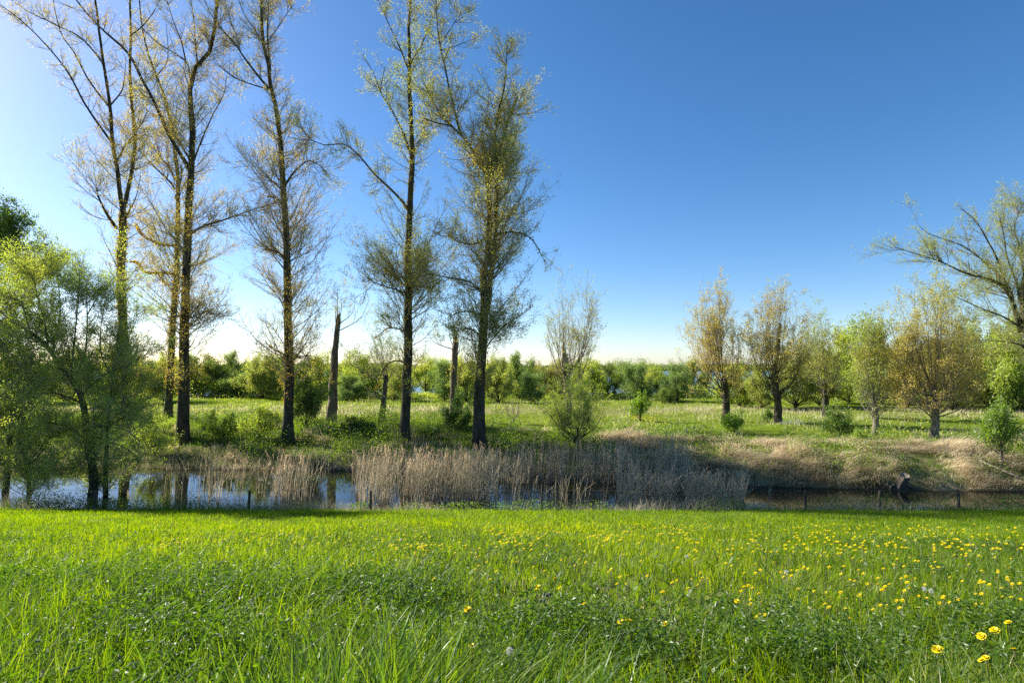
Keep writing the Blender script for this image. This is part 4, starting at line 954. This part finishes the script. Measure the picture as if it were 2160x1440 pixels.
def fringe():
    """Rank growth between the mown meadow and the water: dead stalks, docks, brambles."""
    b = Buf(); n = 15000
    x = rng.uniform(-30, 30, n); ye_ = np.interp(x, EX, EY); y = ye_ - 1.75 + 2.1 * rng.random(n) ** .8; pos = np.stack([x, y, np.maximum(height(x, y), -.2)], -1)
    dead = np.clip(.5 + 1.6 * (fbm(x, y * .3, .35, 61) - .5), .1, .95)
    h = rng.uniform(.2, .7, n) * (.15 + 1.25 * vnoise(x, y * .5, .55, 63)) * np.where(x < -8, 1.5, 1.0); isd = rng.random(n) < dead
    for sel, mi in ((isd, 0), (~isd, 1)):
        k = int(sel.sum()); blades(b, pos[sel], h[sel] * (1 if mi == 0 else .65), rng.uniform(.008, .016, k), rng.normal(0, .45, (k, 2)), rng.random(k) * (.6 if mi == 0 else .7), mi, 3)
    nb = 26000; x = rng.uniform(-30, 30, nb); ye_ = np.interp(x, EX, EY); y = ye_ - 1.5 + 1.6 * rng.random(nb)
    g = fbm(x, y, .5, 65); k = g + .26 * np.clip((x - 6) / 8, 0, 1) + .2 * (x < -9) > .52; x, y, g = x[k], y[k], g[k]
    z = height(x, y) + rng.random(len(x)) * (.15 + 1.0 * np.clip(g + .12 * (x > 7) + .25 * (x < -11) - .40, 0, .6))
    leaves(b, np.stack([x, y, z], -1), .055, 2, rng.random(len(x)), .7)
    return tag(b.build("ditch_edge_undergrowth", ['reed', 'long_grass', 'dark_leaf']), kind='stuff')
fringe()

def bank_cover():
    """Nettles, brambles coloured dark as shaded scrub, and grass on the far bank (green, left and middle)."""
    b = Buf(); n = 230000
    x = rng.uniform(-40, 42, n); yw_, yt_ = np.interp(x, WX, WY), np.interp(x, TX, TY); f = rng.random(n); y = yw_ + .15 + f * (yt_ - yw_ + 1.5)
    g = fbm(x, y, .45, 71); rt = np.clip((x - 4) / 9, 0, 1); keep = (g > .36 + .1 * rt) & (rng.random(n) < 1 - .5 * rt) & (f > .06)
    x, y, g, f = x[keep], y[keep], g[keep], f[keep]; k = len(x)
    z = height(x, y) + rng.random(k) * np.clip((g - .36) * 3.4, .08, .95) * (1 + .7 * np.exp(-((x + 8) / 7) ** 2))
    dk = (vnoise(x, y, .55, 77) + .25 * (rng.random(k) - .5)) > np.where(x < 5, .45, .7); rv = np.clip(.45 * vnoise(x, y, .4, 75) + .55 * rng.random(k), 0, 1); pp = np.stack([x, y, z], -1)
    leaves(b, pp[~dk], .085, 0, rv[~dk], .6); leaves(b, pp[dk], .08, 2, rv[dk], .65)
    n = 60000; x = rng.uniform(-40, 42, n); yw_, yt_ = np.interp(x, WX, WY), np.interp(x, TX, TY); y = yw_ + .1 + rng.random(n) * (yt_ - yw_ + 1)
    blades(b, np.stack([x, y, height(x, y)], -1), rng.uniform(.15, .45, n), .02, rng.normal(0, .5, (n, 2)), .25 + .75 * rng.random(n), 1, 2)
    return tag(b.build("bank_undergrowth", ['nettle', 'long_grass', 'bramble']), kind='stuff')
bank_cover()
def bank_straw():
    """Tussocks of flattened dead grass, combed down the slope."""
    b = Buf(); nt = 1700
    x = np.concatenate([rng.uniform(3, 36, int(nt * .8)), rng.uniform(-24, 8, nt - int(nt * .8))]); yw_, yt_ = np.interp(x, WX, WY), np.interp(x, TX, TY)
    f = rng.random(nt); y = yw_ + .1 + f * (yt_ - yw_ + .4); m = 70
    k = (fbm(x, y, .7, 81) > np.where(x > 5, .43 + .10 * f, .62)); x, y = x[k], y[k]; nt = len(x)
    flow = (vnoise(x, y, .35, 83) - .35) * 2.0
    dirx = np.repeat(flow + rng.normal(0, .25, nt), m); ang = np.stack([dirx + rng.normal(0, .14, nt * m), rng.normal(-.85, .25, nt * m)], -1)
    rad = np.repeat(rng.uniform(.12, .38, nt), m)
    px = np.repeat(x, m) + rad * rng.standard_normal(nt * m); py = np.repeat(y, m) + .6 * rad * rng.standard_normal(nt * m)
    py = np.maximum(py, np.interp(px, WX, WY) + .02)
    pos = np.stack([px, py, height(px, py) + .04], -1); fl = np.clip((py - np.interp(px, WX, WY)) / 1.4, .6, 1)
    blades(b, pos, fl * np.repeat(rng.uniform(.5, 1.1, nt), m) * rng.uniform(.6, 1.2, nt * m), .02, ang * rng.uniform(.9, 1.5, (nt * m, 1)), np.clip(np.repeat(rng.random(nt), m) * .65 + .35 * rng.random(nt * m), 0, 1), 0, 3)
    return tag(b.build("dead_grass_tussocks", 'straw'), kind='stuff')
bank_straw()
def bank_litter():
    """Dark tangle of dead stalks and low twigs over the shaded foot of the bank."""
    b = Buf(); n = 9000; x = rng.uniform(-30, 14, n); yw_, yt_ = np.interp(x, WX, WY), np.interp(x, TX, TY); y = yw_ - .2 + (yt_ - yw_) * .3 * rng.random(n)
    blades(b, np.stack([x, y, np.maximum(height(x, y), -.1)], -1), rng.uniform(.25, .8, n), .013, rng.normal(0, .55, (n, 2)) + [0, -.2], rng.random(n) * .45, 0, 2)
    return tag(b.build("bank_litter", 'reed'), kind='stuff')
bank_litter()
def field_cover():
    b = Buf(); n = 95000; y = 32 + 58 * rng.random(n) ** 1.25; x = rng.uniform(-1, 1, n) * (.95 * y + 4); k = y > np.interp(x, TX, TY) - .5; x, y = x[k], y[k]; n = len(x)
    g = fbm(x, y, .12, 91); st = np.exp(-((y - 56) / 6) ** 2) * .4 + .05 + .25 * (x > 6) * (y < 48); dead = rng.random(n) < np.clip(st + (g - .5), .03, .8)
    h = rng.uniform(.12, .34, n) * (.6 + .8 * g); w = .02 * (y / 40)
    for sel, mi in ((~dead, 0), (dead, 1)):
        q = int(sel.sum()); blades(b, np.stack([x, y, height(x, y)], -1)[sel], h[sel] * (1 + .5 * mi), w[sel], rng.normal(0, .4, (q, 2)), np.clip(.25 + .5 * g[sel] + rng.normal(0, .2, q), 0, 1), mi, 2)
    nb = 30000; y = 33 + 52 * rng.random(nb); x = rng.uniform(-1, 1, nb) * (.95 * y + 4); g = fbm(x, y, .22, 93); k = (g > .62) & (y > np.interp(x, TX, TY)); x, y, g = x[k], y[k], g[k]
    leaves(b, np.stack([x, y, height(x, y) + rng.random(len(x)) * (.25 + 3 * (g - .62))], -1), .13, 2, rng.random(len(x)), .6)
    return tag(b.build("field_grass", ['grass', 'straw', 'willow']), kind='stuff')
field_cover()

# ------------------------------------------------------------------ flowers
FL = "dandelions in flower across the meadow"
def flower_head(buf, c, r, npet, mi, tilt, rows=3):
    up = nrm(np.array([tilt[0], tilt[1], 1.0])); a1 = nrm(np.cross(up, [0, 1, .1])); a2 = np.cross(up, a1)
    for row in range(rows):
        q = npet; a = rng.uniform(0, 6.28) + np.arange(q) * 2 * np.pi / q + rng.normal(0, .08, q)
        rad = a1[None] * np.cos(a)[:, None] + a2[None] * np.sin(a)[:, None]; sd = -a1[None] * np.sin(a)[:, None] + a2[None] * np.cos(a)[:, None]
        L = r * (1 - .27 * row) * rng.uniform(.9, 1.08, q)[:, None]; el = .12 + .42 * row; w = r * .13
        d = rad * math.cos(el) + up[None] * math.sin(el); c0 = c + up * r * .05
        V = np.stack([c0 - sd * w * .4 + 0 * d, c0 + sd * w * .4 + 0 * d, c0 + d * L + sd * w, c0 + d * L - sd * w], 1)
        buf.add(V, [np.arange(4 * q).reshape(q, 4)], np.repeat(rng.random(q) * .5 + .5 * row / rows, 4), mi)

def big_dandelion(label, px, py, r, h, tilt=(-.3, .2), group=FL):
    p = hit(px, py, h); root = empty("dandelion", p, label, "flower", group)
    top = p + np.array([rng.normal(0, .015), rng.normal(0, .01), h])
    b = Buf(); tubes(b, resample(np.array([p - [0, 0, .01], (p + top) / 2 + [.008, 0, 0], top]), 6)[None], np.full((1, 6), .0022), 6); b.build("stem", 'stem', root, p)
    b = Buf(); up = nrm(np.array([tilt[0], tilt[1], 1.0])); tubes(b, np.array([[top - up * r * .55, top - up * r * .3, top + up * r * .04]]), np.array([[.003, r * .3, r * .36]]), 8)
    b.build("calyx", 'herb', root, p)
    b = Buf(); flower_head(b, top, r, 26, 0, tilt, 4); b.build("flower_head", 'petal', root, p)
    return root
for px, py, r, h, lab in [
  (1976, 1370, .022, .16, "largest full yellow dandelion, in the grass near the bottom right corner"),
  (2096, 1334, .021, .16, "wide dandelion seen from the side, upper of the close pair at the right edge"),
  (2086, 1347, .020, .15, "dandelion directly below the wide one at the right edge"),
  (2129, 1318, .017, .16, "dandelion right above the close pair at the right edge"),
  (2060, 1392, .014, .13, "small dandelion left of a close twin below the largest flower"),
  (2081, 1396, .014, .13, "small dandelion right of a close twin below the largest flower"),
  (2147, 1369, .013, .14, "dandelion cut small near the right edge, right of the largest flower"),
  (2021, 1372, .012, .10, "half-closed dandelion right beside the largest flower"),
  (1731, 1326, .019, .14, "flat wide dandelion on its own below the flower carpet"),
  (988, 1289, .021, .17, "tall lone yellow dandelion in the middle foreground"),
  (995, 1369, .014, .11, "orange half-closed dandelion low in the middle foreground"),
  (1311, 1310, .018, .15, "left flower of the dandelion pair in the middle foreground"),
  (1327, 1311, .018, .15, "right flower of the dandelion pair in the middle foreground"),
  (1400, 1317, .017, .14, "dandelion right of the foreground pair"),
  (1135, 1239, .019, .15, "round dandelion above the grey-budded weed"),
  (1169, 1220, .016, .14, "small dandelion above and right of the round one"),
  (1172, 1238, .013, .14, "small dandelion close beside the round one"),
  (1231, 1275, .015, .15, "dandelion leaning beside the grey-budded weed's top"),
  (1404, 1250, .016, .13, "dandelion on the open grass above the foreground pair"),
  (1546, 1272, .017, .13, "dandelion at the left of the right-hand flower carpet"),
  (661, 1198, .019, .15, "dandelion at the edge of the dark herb patch"),
  (740, 1190, .017, .15, "dandelion just above the dark herb patch"),
  (916, 1221, .016, .15, "lone dandelion left of the middle foreground"),
]: big_dandelion(lab, px, py, r * 1.2, h + .05, (rng.normal(-.3, .25), rng.normal(.0, .25)))

def med_proto(r, h, np_=14):
    b = Buf(); tubes(b, np.array([[[0, 0, -.02], [.004, 0, h * .5], [0, 0, h]]]), np.array([[.0022, .002, .002]]), 4, 1)
    flower_head(b, np.array([0, 0, h]), r, np_, 0, (rng.normal(-.25, .2), rng.normal(0, .2)), 3)
    return b
GR_ = [(1440, 2160, 1108, 1165, .30, 'carpet'), (1560, 2160, 1165, 1300, .20, 'carpet'), (1440, 1600, 1165, 1260, .03, 'carpet'), (1020, 1440, 1105, 1150, .20, 'mid'), (930, 1440, 1150, 1235, .07, 'mid'), (690, 1010, 1150, 1190, .08, 'mid2'), (320, 560, 1092, 1160, .13, 'left'), (560, 930, 1100, 1160, .10, 'mid2')]
LBL = {'carpet': "yellow dandelion among the many dotting the right-hand meadow", 'mid': "yellow dandelion among those scattered over the middle of the meadow",
       'mid2': "yellow dandelion in the loose cluster just left of the meadow's middle", 'left': "yellow dandelion in the cluster on the left of the meadow below the fence line"}
GRP = {k: f"dandelions {v}" for k, v in {'carpet': "on the right of the meadow", 'mid': "in the middle of the meadow", 'mid2': "left of the meadow's middle", 'left': "on the left of the meadow"}.items()}
def dandelions():
    pr = []
    for i in range(5):
        o = med_proto(rng.uniform(.011, .0185), rng.uniform(.15, .25)).build("dandelion", ['petal', 'stem']); pr.append(o)
    used = [False] * 5; pts = []
    w = np.array([g[4] for g in GR_]); w /= w.sum()
    while len(pts) < 820:
        g = GR_[rng.choice(len(GR_), p=w)]; px, py = rng.uniform(g[0], g[1]), g[2] + (g[3] - g[2]) * rng.random() ** 1.1
        if fbm(px, py, .016, 101) + .4 * rng.random() < .58: continue
        pts.append((py, px, g[5]))
    pts.sort(reverse=True)
    far = Buf()
    for i, (py, px, key) in enumerate(pts):
        p = hit(px, py, .18)
        if i < 270:
            j = i % 5; o = pr[j] if not used[j] else pr[j].copy()
            if used[j]: COL.objects.link(o)
            used[j] = True; o.location = p; o.rotation_euler = (0, 0, rng.uniform(-.8, .8)); o.scale = (rng.uniform(.75, 1.1),) * 3
            tag(o, LBL[key], "flower", GRP[key])
        else: flower_head(far, p + [0, 0, rng.uniform(.15, .22)], rng.uniform(.02, .027), 8, 0, (-.25, 0), 2)
    tag(far.build("distant_dandelions", 'petal'), kind='stuff')
dandelions()

def seed_head(label, px, py, h=.2, r=.019):
    p = hit(px, py, h); root = empty("dandelion_clock", p, label, "flower", "dandelion seed heads")
    b = Buf(); tubes(b, np.array([[p, p + [.005, 0, h / 2], p + [0, 0, h]]]), np.full((1, 3), .0018), 5); b.build("stem", 'stem', root, p)
    b = Buf(); d = nrm(rng.standard_normal((150, 3))); leaves(b, p + [0, 0, h] + d * r * .55, r * .5, 0, None, .35, dirs=d + .4 * rng.standard_normal((150, 3))); b.build("seed_ball", 'fluff', root, p)
for px, py, l in [(1964, 1246, "white dandelion clock, right of a close pair on the right meadow"), (1949, 1241, "white dandelion clock, left of a close pair on the right meadow"),
                  (1826, 1189, "white dandelion clock above the thickest flower carpet"), (1659, 1206, "white dandelion clock at the left of the flower carpet"),
                  (1075, 1377, "pinkish closed dandelion clock low in the middle foreground"), (1448, 1173, "white dandelion clock in the middle of the meadow's far half"), (846, 1138, "small white dandelion clock left of the meadow's middle")]: seed_head(l, px, py)

def weed(label, px0, py0, pxt, pyt, buds, seed=0):
    """A tall stem with a few leaves and grey-green buds at the top."""
    p = hit(px0, py0); Y = p[1]; t = at(pxt, pyt, Y); root = empty("budding_weed", p, label, "plant", "budding weeds in the foreground grass")
    mid = (p + t) / 2 + np.array([.03, 0, .0]); L = resample(np.array([p, mid, t]), 10)
    b = Buf(); tubes(b, L[None], np.linspace(.0035, .0018, 10)[None], 6)
    tips = []
    for i in range(buds):
        e = t + np.array([rng.uniform(-.045, .045), rng.uniform(-.03, .03), rng.uniform(-.03, .04)]); s = L[-2] if i % 2 else L[-1]
        tubes(b, np.array([[s, (s + e) / 2 + [0, 0, .004], e]]), np.full((1, 3), .0013), 4); tips.append(e)
    b.build("stem", 'stem', root, p)
    for e in tips:
        b = Buf(); rr = .0075; tubes(b, np.array([[e - [0, 0, rr], e - [0, 0, rr * .4], e + [0, 0, rr * .5], e + [0, 0, rr * 1.5]]]), np.array([[.002, rr * .8, rr * .75, .002]]), 7); b.build("bud", 'bud', root, p)
    for i in range(4):
        s = L[2 + i]; d = nrm(np.array([rng.normal(), rng.normal() * .6, .5])); b = Buf(); blades(b, s[None], np.array([.09]), np.array([.014]), d[None, :2] * .9, np.array([.6]), 0, 4); b.build("leaf", 'herb', root, p)
weed("tall weed with a cluster of grey-green buds bending left in the middle foreground", 1192, 1432, 1145, 1262, 6)
weed("thin weed with small buds behind the bending budded weed", 1200, 1300, 1207, 1190, 4)
def foxtail():
    p = hit(268, 1180); Y = p[1]; t = at(270, 1052, Y); b0 = at(270, 1033, Y)
    root = empty("foxtail_grass", p, "tall single grass stalk with a tan spike, standing above the meadow on the left", "grass stalk")
    b = Buf(); tubes(b, resample(np.array([p, (p + t) / 2, t]), 8)[None], np.full((1, 8), .0022), 5); b.build("stalk", 'stem', root, p)
    b = Buf(); tubes(b, np.array([[t, t * .7 + b0 * .3, t * .3 + b0 * .7, b0]]), np.array([[.004, .009, .009, .003]]), 8, rough=.1); b.build("spike", 'straw', root, p)
foxtail()
def blossoms():
    b = Buf()
    for (x0, x1, y0, y1, n, mi) in [(1640, 1700, 893, 903, 46, 0), (1335, 1385, 888, 893, 60, 1), (60, 165, 1072, 1086, 46, 0)]:
        for _ in range(n):
            p = hit(rng.uniform(x0, x1), rng.uniform(y0, y1)); leaves(b, (p + [0, 0, rng.uniform(.2, .5)])[None] + .05 * rng.standard_normal((5, 3)), .035 * p[1] / 30, mi, None, .9)
    tag(b.build("wild_blossoms", ['fluff', 'petal']), kind='stuff')
blossoms()
